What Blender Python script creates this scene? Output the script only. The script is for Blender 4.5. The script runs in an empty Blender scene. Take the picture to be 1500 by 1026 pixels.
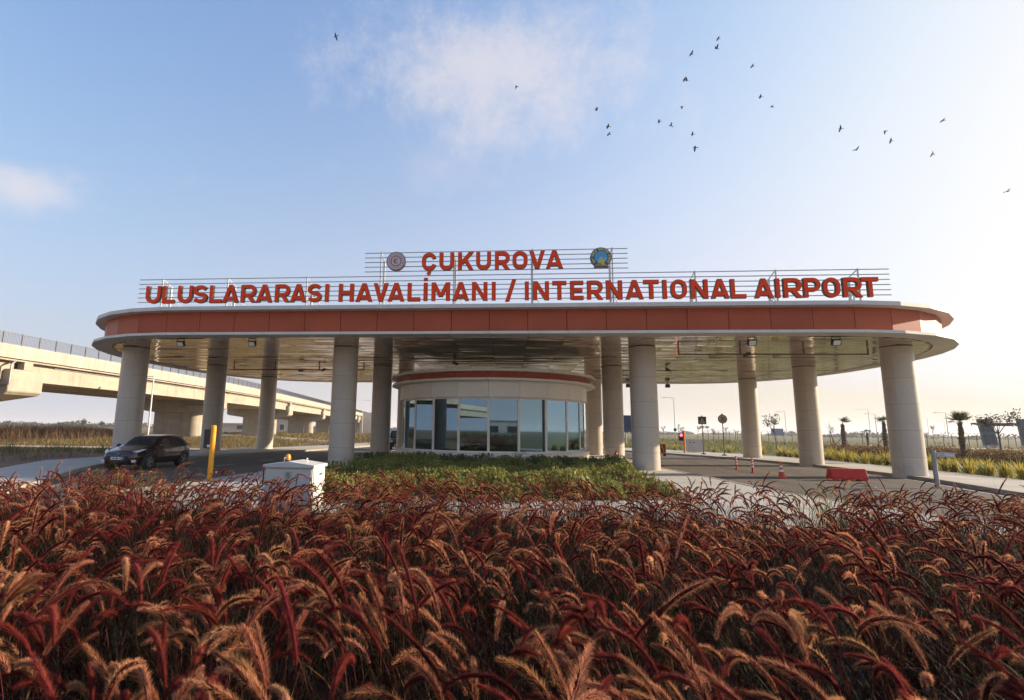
import bpy, math, random
import numpy as np
from mathutils import Vector, Matrix

SC = bpy.context.scene
COL = SC.collection
random.seed(7)
RNG = np.random.default_rng(11)
PI = math.pi

# ------------------------------------------------------------------ camera
YAW, PITCH, ROLL, CAMZ = -0.0961, 0.1528, 0.0137, 1.85
fwd = Vector((math.sin(YAW) * math.cos(PITCH), math.cos(YAW) * math.cos(PITCH), math.sin(PITCH)))
rgt = Vector((math.cos(YAW), -math.sin(YAW), 0))
upv = rgt.cross(fwd)
r2 = rgt * math.cos(ROLL) + upv * math.sin(ROLL)
u2 = -rgt * math.sin(ROLL) + upv * math.cos(ROLL)
cam = bpy.data.cameras.new('camera')
cam_o = bpy.data.objects.new('camera', cam)
COL.objects.link(cam_o)
cam_o.matrix_world = Matrix(((r2.x, u2.x, -fwd.x, 0), (r2.y, u2.y, -fwd.y, 0), (r2.z, u2.z, -fwd.z, CAMZ), (0, 0, 0, 1)))
cam.sensor_fit = 'HORIZONTAL'
cam.sensor_width = 36
cam.lens = 761.5891 * 36 / 1500
cam.shift_x = (750 - 676.128) / 1500
cam.clip_start = 0.05
cam.clip_end = 20000
cam.dof.use_dof = True
cam.dof.focus_distance = 24.0
cam.dof.aperture_fstop = 9.0
SC.camera = cam_o

# ------------------------------------------------------------------ sun + sky
SUN_EL, SUN_AZ = math.radians(17), math.radians(14)        # azimuth from +x towards +y
sdir = Vector((math.cos(SUN_AZ) * math.cos(SUN_EL), math.sin(SUN_AZ) * math.cos(SUN_EL), math.sin(SUN_EL)))
sun = bpy.data.lights.new('sun', 'SUN')
sun.energy = 4.1
sun.angle = math.radians(0.6)
sun.color = (1.0, 0.82, 0.60)
sun_o = bpy.data.objects.new('sun', sun)
sun_o.rotation_euler = sdir.to_track_quat('Z', 'Y').to_euler()
sun_o.location = (60, 15, 40)
COL.objects.link(sun_o)

world = bpy.data.worlds.new('World')
SC.world = world
world.use_nodes = True
wn, wl = world.node_tree.nodes, world.node_tree.links
wn.clear()
w_out = wn.new('ShaderNodeOutputWorld')
w_bg = wn.new('ShaderNodeBackground')
sky = wn.new('ShaderNodeTexSky')
sky.sky_type = 'NISHITA'
sky.sun_disc = False
sky.sun_elevation = SUN_EL
sky.sun_rotation = PI / 2 - SUN_AZ
sky.altitude = 0
sky.air_density = 1.25
sky.dust_density = 5.0
sky.ozone_density = 5.0
w_bg.inputs['Strength'].default_value = 0.15

def wmath(op, a, b=None):
    n = wn.new('ShaderNodeMath'); n.operation = op
    for i, v in enumerate((a, b)):
        if v is None: continue
        if isinstance(v, (int, float)): n.inputs[i].default_value = v
        else: wl.new(v, n.inputs[i])
    return n.outputs[0]

w_tc = wn.new('ShaderNodeTexCoord')
w_nrm = wn.new('ShaderNodeVectorMath'); w_nrm.operation = 'NORMALIZE'
wl.new(w_tc.outputs['Generated'], w_nrm.inputs[0])

def cloud_mask(direction, sx, sz, tilt, thr, soft, scale, seed, rough=.62):
    """a patch of thin cloud about one direction of the sky: soft ellipse times noise"""
    d = Vector(direction).normalized()
    e1 = Vector((d.y, -d.x, 0)).normalized()
    e2 = e1.cross(d)
    if e2.z < 0: e2 = -e2
    a1 = e1 * math.cos(tilt) + e2 * math.sin(tilt)
    a2 = -e1 * math.sin(tilt) + e2 * math.cos(tilt)
    def dot(v, k):
        n = wn.new('ShaderNodeVectorMath'); n.operation = 'DOT_PRODUCT'
        wl.new(w_nrm.outputs[0], n.inputs[0]); n.inputs[1].default_value = v * k
        return n.outputs['Value']
    u, v, w = dot(a1, 1 / sx), dot(a2, 1 / sz), dot(d, 1)
    r = wmath('SQRT', wmath('ADD', wmath('MULTIPLY', u, u), wmath('MULTIPLY', v, v)))
    fall = wmath('MAXIMUM', wmath('SUBTRACT', 1.0, r), 0.0)
    fall = wmath('MULTIPLY', fall, wmath('GREATER_THAN', w, 0.0))
    tex = wn.new('ShaderNodeTexNoise'); tex.noise_dimensions = '4D'
    wl.new(w_nrm.outputs[0], tex.inputs['Vector'])
    tex.inputs['W'].default_value = seed
    tex.inputs['Scale'].default_value = scale
    tex.inputs['Detail'].default_value = 9
    tex.inputs['Roughness'].default_value = rough
    tex.inputs['Distortion'].default_value = .25
    s = wmath('ADD', tex.outputs[0], wmath('MULTIPLY', fall, .55))
    mr = wn.new('ShaderNodeMapRange'); mr.interpolation_type = 'SMOOTHSTEP'
    wl.new(s, mr.inputs[0])
    mr.inputs[1].default_value = thr; mr.inputs[2].default_value = thr + soft
    return mr.outputs[0]

m1 = cloud_mask((-0.01, 0.80, 0.60), .50, .235, -.12, .660, .46, 8.0, 3.1, .74)
m2 = cloud_mask((-0.715, 0.66, .345), .115, .055, .0, .60, .55, 12.0, 8.3, .58)
m3 = cloud_mask((-.12, 0.85, 0.46), .22, .12, .3, .72, .7, 8.0, 5.9)
m4 = cloud_mask((.70, 0.52, 0.50), .16, .10, .2, .66, .6, 9.0, 1.7)
cm = wmath('MAXIMUM', wmath('MAXIMUM', m1, m2), wmath('MULTIPLY', wmath('MAXIMUM', m3, m4), .6))
cm = wmath('MULTIPLY', cm, .58)
w_mix = wn.new('ShaderNodeMixRGB')
wl.new(cm, w_mix.inputs[0])
# dusty air low over the plain: pale band all round the horizon
w_sep = wn.new('ShaderNodeSeparateXYZ'); wl.new(w_nrm.outputs[0], w_sep.inputs[0])
el = wmath('MAXIMUM', w_sep.outputs[2], 0.0)
hz = wmath('POWER', 2.718, wmath('MULTIPLY', el, -3.5))
w_haze = wn.new('ShaderNodeMixRGB'); w_haze.blend_type = 'LIGHTEN'
wl.new(hz, w_haze.inputs[0]); w_tint = wn.new('ShaderNodeVectorMath'); w_tint.operation = 'MULTIPLY'; wl.new(sky.outputs[0], w_tint.inputs[0]); w_tint.inputs[1].default_value = (.90, .97, 1.13)
wl.new(w_tint.outputs[0], w_haze.inputs[1]); 
w_sd = wn.new('ShaderNodeVectorMath'); w_sd.operation = 'DOT_PRODUCT'
wl.new(w_nrm.outputs[0], w_sd.inputs[0]); w_sd.inputs[1].default_value = Vector((sdir.x, sdir.y, 0)).normalized()
w_mr = wn.new('ShaderNodeMapRange'); w_mr.inputs[1].default_value = -.45; w_mr.inputs[2].default_value = .75; wl.new(w_sd.outputs['Value'], w_mr.inputs[0])
w_hc = wn.new('ShaderNodeMixRGB'); wl.new(w_mr.outputs[0], w_hc.inputs[0])
w_hc.inputs[1].default_value = (2.06, 2.14, 2.62, 1); w_hc.inputs[2].default_value = (3.45, 2.82, 2.02, 1)
wl.new(w_hc.outputs[0], w_haze.inputs[2])
wl.new(w_haze.outputs[0], w_mix.inputs[1])
w_mix.inputs[2].default_value = (2.9, 2.74, 2.88, 1)
# the glare round the sun saturates softly, as the dusty air does
w_c1 = wn.new('ShaderNodeVectorMath'); w_c1.operation = 'DIVIDE'; wl.new(w_mix.outputs[0], w_c1.inputs[0]); w_c1.inputs[1].default_value = (2.80, 2.70, 2.74)
w_c2 = wn.new('ShaderNodeSeparateXYZ'); wl.new(w_c1.outputs[0], w_c2.inputs[0])
w_c3 = wn.new('ShaderNodeCombineXYZ')
for k, lim in enumerate((2.80, 2.70, 2.74)):
    r_ = w_c2.outputs[k]
    den = wmath('POWER', wmath('ADD', 1.0, wmath('POWER', r_, 3.0)), 1/3)
    wl.new(wmath('MULTIPLY', wmath('DIVIDE', r_, den), lim), w_c3.inputs[k])
wl.new(w_c3.outputs[0], w_bg.inputs['Color'])
wl.new(w_bg.outputs[0], w_out.inputs['Surface'])

SC.view_settings.view_transform = 'Standard'
SC.view_settings.look = 'None'
SC.view_settings.exposure = 1.32
SC.view_settings.gamma = 1.0
SC.view_settings.use_curve_mapping = False
SC.render.engine = 'CYCLES'
SC.cycles.max_bounces = 8
SC.cycles.transparent_max_bounces = 12
SC.cycles.caustics_reflective = True
SC.cycles.blur_glossy = 1.0
SC.cycles.caustics_refractive = False
SC.cycles.sample_clamp_indirect = 6.0
SC.cycles.use_denoising = True

# ------------------------------------------------------------------ helpers
class MB:
    """collects boxes, prisms, tubes and quads and links them as one mesh object"""
    def __init__(s): s.v, s.f, s.m = [], [], []
    def add(s, verts, faces, m=0):
        o = len(s.v); s.v += [tuple(p) for p in verts]
        s.f += [tuple(i + o for i in f) for f in faces]; s.m += [m] * len(faces); return s
    def box(s, lo, hi, m=0, M=None):
        x0, y0, z0 = lo; x1, y1, z1 = hi
        v = [(x0,y0,z0),(x1,y0,z0),(x1,y1,z0),(x0,y1,z0),(x0,y0,z1),(x1,y0,z1),(x1,y1,z1),(x0,y1,z1)]
        if M is not None: v = [M @ Vector(p) for p in v]
        return s.add(v, [(0,3,2,1),(4,5,6,7),(0,1,5,4),(1,2,6,5),(2,3,7,6),(3,0,4,7)], m)
    def prism(s, poly, z0, z1, m=0):
        n = len(poly)
        a = sum(poly[i][0]*poly[(i+1)%n][1]-poly[(i+1)%n][0]*poly[i][1] for i in range(n))
        if a < 0: poly = poly[::-1]
        v = [(x, y, z0) for x, y in poly] + [(x, y, z1) for x, y in poly]
        return s.add(v, [tuple(range(n))[::-1], tuple(range(n, 2*n))] + [(i, (i+1)%n, n+(i+1)%n, n+i) for i in range(n)], m)
    def extrude(s, poly, vec, m=0):
        """planar 3-D polygon pushed along vec"""
        n = len(poly); vec = Vector(vec); P = [Vector(p) for p in poly]
        nn = Vector((0, 0, 0))
        for i in range(n): nn += P[i].cross(P[(i+1) % n])
        if nn.dot(vec) < 0: P = P[::-1]
        v = P + [p + vec for p in P]
        return s.add(v, [tuple(range(n))[::-1], tuple(range(n, 2*n))] + [(i, (i+1)%n, n+(i+1)%n, n+i) for i in range(n)], m)
    def tube(s, pts, r, n=8, m=0, cap=True):
        pts = [Vector(p) for p in pts]; rs = r if isinstance(r, (list, tuple)) else [r]*len(pts)
        o = len(s.v); prev = None
        for i, p in enumerate(pts):
            t = (pts[min(i+1, len(pts)-1)] - pts[max(i-1, 0)]).normalized()
            if prev is None:
                a = Vector((0,0,1)) if abs(t.z) < .9 else Vector((1,0,0))
                e1 = t.cross(a).normalized()
            else:
                e1 = (prev - t * prev.dot(t)).normalized()
            prev = e1; e2 = t.cross(e1)
            for k in range(n):
                q = 2*PI*k/n
                s.v.append(tuple(p + (e1*math.cos(q) + e2*math.sin(q))*rs[i]))
        for i in range(len(pts)-1):
            for k in range(n):
                a, b = o+i*n+k, o+i*n+(k+1)%n
                s.f.append((a, b, b+n, a+n)); s.m.append(m)
        if cap:
            s.f.append(tuple(range(o, o+n))[::-1]); s.m.append(m)
            e = o+(len(pts)-1)*n
            s.f.append(tuple(range(e, e+n))); s.m.append(m)
        return s
    def cyl(s, c, r, h, n=24, m=0, r2=None):
        x, y, z = c
        return s.tube([(x,y,z),(x,y,z+h)], [r, r if r2 is None else r2], n, m)
    def lathe(s, prof, c=(0,0,0), n=20, m=0, cap=True):
        return s.tube([(c[0], c[1], c[2]+z) for r, z in prof], [r for r, z in prof], n, m, cap)
    def ball(s, c, rx, ry, rz, n=12, k=8, m=0):
        o = len(s.v); c = Vector(c)
        for i in range(1, k):
            t = PI*i/k
            for j in range(n):
                q = 2*PI*j/n
                s.v.append((c.x+rx*math.sin(t)*math.cos(q), c.y+ry*math.sin(t)*math.sin(q), c.z+rz*math.cos(t)))
        a = len(s.v); s.v += [(c.x,c.y,c.z+rz),(c.x,c.y,c.z-rz)]
        for i in range(k-2):
            for j in range(n):
                p, q = o+i*n+j, o+i*n+(j+1)%n
                s.f.append((p, p+n, q+n, q)); s.m.append(m)
        for j in range(n):
            s.f.append((a, o+j, o+(j+1)%n)); s.m.append(m)
            s.f.append((a+1, o+(k-2)*n+(j+1)%n, o+(k-2)*n+j)); s.m.append(m)
        return s
    def mesh(s, name, mats, smooth=None):
        me = bpy.data.meshes.new(name)
        me.from_pydata(s.v, [], s.f)
        for mt in (mats if isinstance(mats, (list, tuple)) else [mats]): me.materials.append(mt)
        if any(s.m): me.polygons.foreach_set('material_index', s.m)
        if smooth is not None:
            me.polygons.foreach_set('use_smooth', [True]*len(s.f))
            me.set_sharp_from_angle(angle=math.radians(smooth))
        me.update()
        return me
    def build(s, name, mats, parent=None, smooth=None, loc=(0,0,0), **kw):
        return link(name, s.mesh(name, mats, smooth), parent, loc, **kw)

def props(o, label=None, cat=None, group=None, kind=None):
    if label: o['label'] = label
    if cat: o['category'] = cat
    if group: o['group'] = group
    if kind: o['kind'] = kind
    return o
def link(name, me, parent=None, loc=(0,0,0), rz=0.0, **kw):
    o = bpy.data.objects.new(name, me); COL.objects.link(o)
    o.location = loc
    if rz: o.rotation_euler = (0, 0, rz)
    if parent is not None: o.parent = parent
    return props(o, **kw)
def thing(name, label, cat, loc=(0,0,0), rz=0.0, group=None):
    o = bpy.data.objects.new(name, None); COL.objects.link(o)
    o.empty_display_size = .3
    o.location = loc; o.rotation_euler = (0, 0, rz)
    return props(o, label, cat, group)
def copy_tree(o, parent=None, loc=None, rz=None, scale=None):
    c = o.copy(); COL.objects.link(c)
    if parent is not None: c.parent = parent
    if loc is not None: c.location = loc
    if rz is not None: c.rotation_euler = (0, 0, rz)
    if scale is not None: c.scale = (scale, scale, scale)
    for ch in o.children: copy_tree(ch, c)
    return c
def bevel(o, w, seg=2):
    b = o.modifiers.new('bevel', 'BEVEL'); b.width = w; b.segments = seg; b.limit_method = 'ANGLE'; b.angle_limit = math.radians(35)
    return o

# ------------------------------------------------------------------ materials
def mat(name, col, rough=.6, metal=0.0, var=0.0, vscale=3.0, bump=0.0, bscale=40.0, spec=.5, stretch=None, trans=0.0, coat=0.0, dark=None, emit=None, streak=0.0, splash=0.0, objvar=0.0):
    m = bpy.data.materials.new(name); m.use_nodes = True
    nt = m.node_tree; b = nt.nodes['Principled BSDF']
    b.inputs['Base Color'].default_value = (*col, 1)
    b.inputs['Roughness'].default_value = rough
    b.inputs['Metallic'].default_value = metal
    b.inputs['Specular IOR Level'].default_value = spec
    if coat: b.inputs['Coat Weight'].default_value = coat
    if emit:
        b.inputs['Emission Color'].default_value = (*emit[0], 1); b.inputs['Emission Strength'].default_value = emit[1]
    tc = nt.nodes.new('ShaderNodeTexCoord')
    src = tc.outputs['Object']
    if stretch:
        mp = nt.nodes.new('ShaderNodeMapping'); mp.inputs['Scale'].default_value = stretch
        nt.links.new(src, mp.inputs[0]); src = mp.outputs[0]
    if var:
        n = nt.nodes.new('ShaderNodeTexNoise'); n.inputs['Scale'].default_value = vscale; n.inputs['Detail'].default_value = 8; n.inputs['Roughness'].default_value = .6
        nt.links.new(src, n.inputs['Vector'])
        mr = nt.nodes.new('ShaderNodeMapRange'); mr.inputs[1].default_value = .3; mr.inputs[2].default_value = .7
        nt.links.new(n.outputs[0], mr.inputs[0])
        mx = nt.nodes.new('ShaderNodeMixRGB')
        lo = dark if dark else tuple(c*(1-var) for c in col)
        mx.inputs[1].default_value = (*lo, 1)
        mx.inputs[2].default_value = (*[min(1, c*(1+var*.6)) for c in col], 1)
        nt.links.new(mr.outputs[0], mx.inputs[0]); nt.links.new(mx.outputs[0], b.inputs['Base Color'])
        rr = nt.nodes.new('ShaderNodeMapRange'); rr.inputs[3].default_value = max(0, rough-.08); rr.inputs[4].default_value = min(1, rough+.1)
        nt.links.new(n.outputs[0], rr.inputs[0]); nt.links.new(rr.outputs[0], b.inputs['Roughness'])
    if streak or splash:
        src_col = b.inputs['Base Color'].links[0].from_socket if b.inputs['Base Color'].links else None
        geo = nt.nodes.new('ShaderNodeNewGeometry')
        mp2 = nt.nodes.new('ShaderNodeMapping'); mp2.inputs['Scale'].default_value = (1.6, 1.6, .10) if streak else (4, 4, 3)
        nt.links.new(geo.outputs['Position'], mp2.inputs[0])
        ns = nt.nodes.new('ShaderNodeTexNoise'); ns.inputs['Scale'].default_value = 1.0; ns.inputs['Detail'].default_value = 9; ns.inputs['Roughness'].default_value = .65
        nt.links.new(mp2.outputs[0], ns.inputs['Vector'])
        rs = nt.nodes.new('ShaderNodeMapRange'); rs.inputs[1].default_value = .50; rs.inputs[2].default_value = .72; rs.inputs[4].default_value = streak or splash
        nt.links.new(ns.outputs[0], rs.inputs[0]); fac = rs.outputs[0]
        if splash:                                # dirt thrown up from the ground by rain
            sx = nt.nodes.new('ShaderNodeSeparateXYZ'); nt.links.new(geo.outputs['Position'], sx.inputs[0])
            rz_ = nt.nodes.new('ShaderNodeMapRange'); rz_.inputs[1].default_value = .75; rz_.inputs[2].default_value = .12; rz_.inputs[3].default_value = .25; rz_.inputs[4].default_value = 1.2
            nt.links.new(sx.outputs[2], rz_.inputs[0])
            mm = nt.nodes.new('ShaderNodeMath'); mm.operation = 'MULTIPLY'; mm.use_clamp = True; nt.links.new(fac, mm.inputs[0]); nt.links.new(rz_.outputs[0], mm.inputs[1]); fac = mm.outputs[0]
        ms_ = nt.nodes.new('ShaderNodeMixRGB'); nt.links.new(fac, ms_.inputs[0])
        if src_col: nt.links.new(src_col, ms_.inputs[1])
        else: ms_.inputs[1].default_value = (*col, 1)
        ms_.inputs[2].default_value = (col[0]*.45, col[1]*.42, col[2]*.40, 1)
        nt.links.new(ms_.outputs[0], b.inputs['Base Color'])
    if bump:
        n2 = nt.nodes.new('ShaderNodeTexNoise'); n2.inputs['Scale'].default_value = bscale; n2.inputs['Detail'].default_value = 6
        nt.links.new(src, n2.inputs['Vector'])
        bp = nt.nodes.new('ShaderNodeBump'); bp.inputs['Strength'].default_value = bump; bp.inputs['Distance'].default_value = .02
        nt.links.new(n2.outputs[0], bp.inputs['Height']); nt.links.new(bp.outputs[0], b.inputs['Normal'])
    if objvar:                                    # no two panels leave the works quite alike
        sc_ = b.inputs['Base Color'].links[0].from_socket if b.inputs['Base Color'].links else None
        oi = nt.nodes.new('ShaderNodeObjectInfo'); ro = nt.nodes.new('ShaderNodeMapRange'); ro.inputs[3].default_value = 1-objvar; ro.inputs[4].default_value = 1+objvar*.7
        nt.links.new(oi.outputs['Random'], ro.inputs[0])
        vm = nt.nodes.new('ShaderNodeVectorMath'); vm.operation = 'SCALE'; nt.links.new(ro.outputs[0], vm.inputs['Scale'])
        if sc_: nt.links.new(sc_, vm.inputs[0])
        else: vm.inputs[0].default_value = col
        nt.links.new(vm.outputs[0], b.inputs['Base Color'])
    if trans:
        out = nt.nodes['Material Output']
        t = nt.nodes.new('ShaderNodeBsdfTranslucent'); t.inputs['Color'].default_value = (*[min(1, c*1.25) for c in col], 1)
        ms = nt.nodes.new('ShaderNodeMixShader'); ms.inputs[0].default_value = trans
        nt.links.new(b.outputs[0], ms.inputs[1]); nt.links.new(t.outputs[0], ms.inputs[2]); nt.links.new(ms.outputs[0], out.inputs['Surface'])
    return m

def plant_mat(name, trans=.4, rough=.55, spec=.25):
    """colour from the per-plant attribute 'tint'; leaves let some light through"""
    m = bpy.data.materials.new(name); m.use_nodes = True
    nt = m.node_tree; b = nt.nodes['Principled BSDF']; out = nt.nodes['Material Output']
    a = nt.nodes.new('ShaderNodeAttribute'); a.attribute_name = 'tint'
    n = nt.nodes.new('ShaderNodeTexNoise'); n.inputs['Scale'].default_value = 9; n.inputs['Detail'].default_value = 4
    tc = nt.nodes.new('ShaderNodeTexCoord'); nt.links.new(tc.outputs['Object'], n.inputs['Vector'])
    mr = nt.nodes.new('ShaderNodeMapRange'); mr.inputs[3].default_value = .75; mr.inputs[4].default_value = 1.25
    nt.links.new(n.outputs[0], mr.inputs[0])
    mu = nt.nodes.new('ShaderNodeVectorMath'); mu.operation = 'SCALE'
    nt.links.new(a.outputs['Color'], mu.inputs[0]); nt.links.new(mr.outputs[0], mu.inputs['Scale'])
    nt.links.new(mu.outputs[0], b.inputs['Base Color'])
    b.inputs['Roughness'].default_value = rough; b.inputs['Specular IOR Level'].default_value = spec
    t = nt.nodes.new('ShaderNodeBsdfTranslucent'); nt.links.new(mu.outputs[0], t.inputs['Color'])
    ms = nt.nodes.new('ShaderNodeMixShader'); ms.inputs[0].default_value = trans
    nt.links.new(b.outputs[0], ms.inputs[1]); nt.links.new(t.outputs[0], ms.inputs[2]); nt.links.new(ms.outputs[0], out.inputs['Surface'])
    return m

M = {}
M['red_panel'] = mat('terracotta_panel', (.41, .076, .027), .48, var=.12, objvar=.07, vscale=.7, spec=.28)
M['trim'] = mat('pale_aluminium_trim', (.60, .57, .53), .45, 0, var=.10, vscale=2)
M['cream'] = mat('cream_cladding', (.86, .81, .745), .42, .0, splash=.35, objvar=.03, var=.05, vscale=.9, spec=.45)
M['column'] = mat('column_cladding', (.515, .455, .385), .36, .0, splash=.55, objvar=.05, var=.08, vscale=.8, spec=.5)
M['soffit'] = mat('soffit_metal', (.81, .655, .54), .05, .80, var=.10, vscale=.6, spec=.6)
M['booth_trim'] = mat('white_trim', (.80, .77, .72), .42, var=.05)
M['dark_gap'] = mat('dark_gap', (.03, .027, .025), .8)
M['sign_red'] = mat('sign_red', (.86, .062, .010), .6, spec=.15, var=.06, vscale=1.2)
M['sign_side'] = mat('sign_dark_return', (.045, .022, .015), .5)
M['steel'] = mat('painted_steel', (.56, .55, .54), .42, .2, var=.08)
M['galv'] = mat('galvanised_steel', (.30, .31, .32), .45, .6, var=.25, vscale=9)
M['concrete'] = mat('viaduct_concrete', (.385, .335, .268), .85, streak=.55, var=.17, vscale=.55, bump=.25, bscale=6, stretch=(1, 1, 2.2))
M['concrete_lt'] = mat('parapet_concrete', (.425, .378, .312), .82, streak=.45, objvar=.09, var=.12, vscale=.8, bump=.15, bscale=8)
M['railing'] = mat('railing_grey', (.15, .15, .16), .5, .3, var=.1)
M['asphalt'] = mat('asphalt', (.098, .083, .072), .82, var=.42, vscale=.9, stretch=(1, .16, 1), bump=.35, bscale=90, spec=.35)
M['asphalt_patch'] = mat('asphalt_patch', (.066, .058, .052), .85, var=.25, vscale=.8, bump=.3, bscale=90)
M['paving'] = mat('concrete_paving', (.41, .38, .335), .88, var=.16, vscale=.5, bump=.25, bscale=50)
M['kerb'] = mat('kerb_stone', (.34, .305, .26), .88, var=.25, vscale=1.1, bump=.3, bscale=30)
M['kerb_dark'] = mat('dark_joint', (.09, .08, .07), .9)
M['line_yellow'] = mat('road_paint_yellow', (.42, .20, .055), .75, var=.35, vscale=3)
M['line_white'] = mat('road_paint_white', (.50, .47, .42), .75, var=.35, vscale=3)
M['soil'] = mat('dry_soil', (.17, .09, .045), .95, var=.45, vscale=.35, bump=.7, bscale=5)
M['soil_dark'] = mat('bed_soil', (.028, .014, .009), .95, var=.4, vscale=2, bump=.6, bscale=20)
M['path'] = mat('dusty_path', (.40, .34, .27), .95, var=.2, vscale=.5, bump=.3, bscale=10)
M['white_paint'] = mat('white_paint', (.56, .555, .52), .45, var=.06, vscale=3)
M['grey_paint'] = mat('grey_paint', (.42, .42, .41), .5, var=.08)
M['black_plastic'] = mat('black_plastic', (.018, .018, .02), .45, var=.2)
M['rubber'] = mat('rubber', (.016, .016, .016), .85, var=.2, vscale=8)
M['yellow_post'] = mat('yellow_paint', (.78, .33, .012), .4, var=.1, vscale=6)
M['orange'] = mat('orange_paint', (.72, .20, .02), .45, var=.1)
M['red_plastic'] = mat('red_plastic', (.52, .022, .018), .5, spec=.2, var=.14, vscale=4)
M['cone_orange'] = mat('cone_orange', (.66, .09, .03), .5, spec=.2, var=.12, vscale=5)
M['white_tape'] = mat('reflective_white', (.75, .75, .74), .35)
M['amber'] = mat('amber_lens', (.85, .26, .02), .22, coat=.4)
M['lens'] = mat('lamp_lens', (.75, .75, .73), .25)
M['sign_blue'] = mat('sign_blue', (.02, .045, .12), .5)
M['sign_cream'] = mat('sign_cream', (.42, .33, .24), .6)
M['sign_rim'] = mat('sign_rim_red', (.20, .025, .02), .5)
M['sign_back'] = mat('dark_sign_metal', (.03, .028, .027), .6)
M['red_light'] = mat('red_light', (.6, .02, .03), .3, emit=((1, .06, .10), 3.0))
M['bark'] = mat('palm_bark', (.125, .075, .05), .95, var=.45, vscale=9, bump=.8, bscale=25)
M['bark2'] = mat('sapling_bark', (.10, .08, .065), .9, var=.3, vscale=8, bump=.5, bscale=30)
M['stake'] = mat('timber_stake', (.26, .20, .15), .85, var=.25, vscale=6)
M['portal_blue'] = mat('portal_blue', (.016, .034, .068), .5, var=.12, vscale=.6)
M['wall_white'] = mat('render_wall', (.55, .52, .48), .85, var=.1, vscale=.5)
M['wall_beige'] = mat('beige_wall', (.38, .33, .29), .85, var=.1, vscale=.5)
M['roof_grey'] = mat('roof_sheet', (.33, .33, .33), .6, var=.1)
M['tile_red'] = mat('red_stripe', (.40, .06, .04), .7)
M['window_dark'] = mat('dark_window', (.02, .025, .03), .12, spec=.6)
M['bird'] = mat('bird_plumage', (.030, .024, .022), .7, var=.3, vscale=10)
M['plant'] = plant_mat('leafy_plant', .35)
M['plume'] = plant_mat('grass_plume', .46, .7, .06)
M['blade'] = plant_mat('grass_blade', .38, .6, .08)
M['screen_dark'] = mat('display_dark_blue', (.008, .03, .10), .35, var=.7, vscale=1.5)
M['screen_blue'] = mat('display_blue', (.02, .10, .28), .35, var=.6, vscale=1.5)
M['ext_red'] = mat('extinguisher_red', (.50, .02, .015), .3)

# ------------------------------------------------------------------ ground
def field_mat(name, a, b_, c, s1, s2):
    m = bpy.data.materials.new(name); m.use_nodes = True
    nt = m.node_tree; b = nt.nodes['Principled BSDF']; b.inputs['Roughness'].default_value = .95; b.inputs['Specular IOR Level'].default_value = .1
    tc = nt.nodes.new('ShaderNodeTexCoord')
    def noise(s, d=8):
        n = nt.nodes.new('ShaderNodeTexNoise'); n.inputs['Scale'].default_value = s; n.inputs['Detail'].default_value = d; n.inputs['Roughness'].default_value = .65
        nt.links.new(tc.outputs['Object'], n.inputs['Vector'])
        r = nt.nodes.new('ShaderNodeMapRange'); r.inputs[1].default_value = .38; r.inputs[2].default_value = .62
        nt.links.new(n.outputs[0], r.inputs[0]); return r.outputs[0]
    n1, n2 = noise(s1), noise(s2)
    x1 = nt.nodes.new('ShaderNodeMixRGB'); x1.inputs[1].default_value = (*a, 1); x1.inputs[2].default_value = (*b_, 1); nt.links.new(n1, x1.inputs[0])
    x2 = nt.nodes.new('ShaderNodeMixRGB'); x2.inputs[2].default_value = (*c, 1); nt.links.new(x1.outputs[0], x2.inputs[1])
    mm = nt.nodes.new('ShaderNodeMath'); mm.operation = 'MULTIPLY'; mm.inputs[1].default_value = .6; nt.links.new(n2, mm.inputs[0]); nt.links.new(mm.outputs[0], x2.inputs[0])
    nt.links.new(x2.outputs[0], b.inputs['Base Color'])
    bn = nt.nodes.new('ShaderNodeTexNoise'); bn.inputs['Scale'].default_value = 3; bn.inputs['Detail'].default_value = 8; nt.links.new(tc.outputs['Object'], bn.inputs['Vector'])
    bp = nt.nodes.new('ShaderNodeBump'); bp.inputs['Strength'].default_value = .8; bp.inputs['Distance'].default_value = .15
    nt.links.new(bn.outputs[0], bp.inputs['Height']); nt.links.new(bp.outputs[0], b.inputs['Normal'])
    return m
M['field_dry'] = field_mat('dry_field', (.20, .125, .065), (.27, .19, .10), (.11, .105, .045), .06, .35)
M['field_green'] = field_mat('green_field', (.105, .125, .04), (.17, .155, .065), (.20, .15, .085), .035, .2)

def sheet(name, pts, z, m, kind='structure', **kw):
    mb = MB(); mb.add([(x, y, z) for x, y in pts], [tuple(range(len(pts)))])
    a = sum(pts[i][0]*pts[(i+1)%len(pts)][1]-pts[(i+1)%len(pts)][0]*pts[i][1] for i in range(len(pts)))
    if a < 0: mb.f[0] = mb.f[0][::-1]
    return mb.build(name, m, kind=kind, **kw)
R_ = 5200
sheet('ground', [(R_*math.cos(2*PI*i/48), R_*math.sin(2*PI*i/48)) for i in range(48)], -.01, M['field_dry'])
sheet('green_field', [(19.0, -40), (21.0, 24), (21.8, 39), (21.6, 48), (16, 58), (10, 75), (-2, 110), (-12, 240), (-20, 700), (900, 700), (900, -40)], -.004, M['field_green'])

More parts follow.
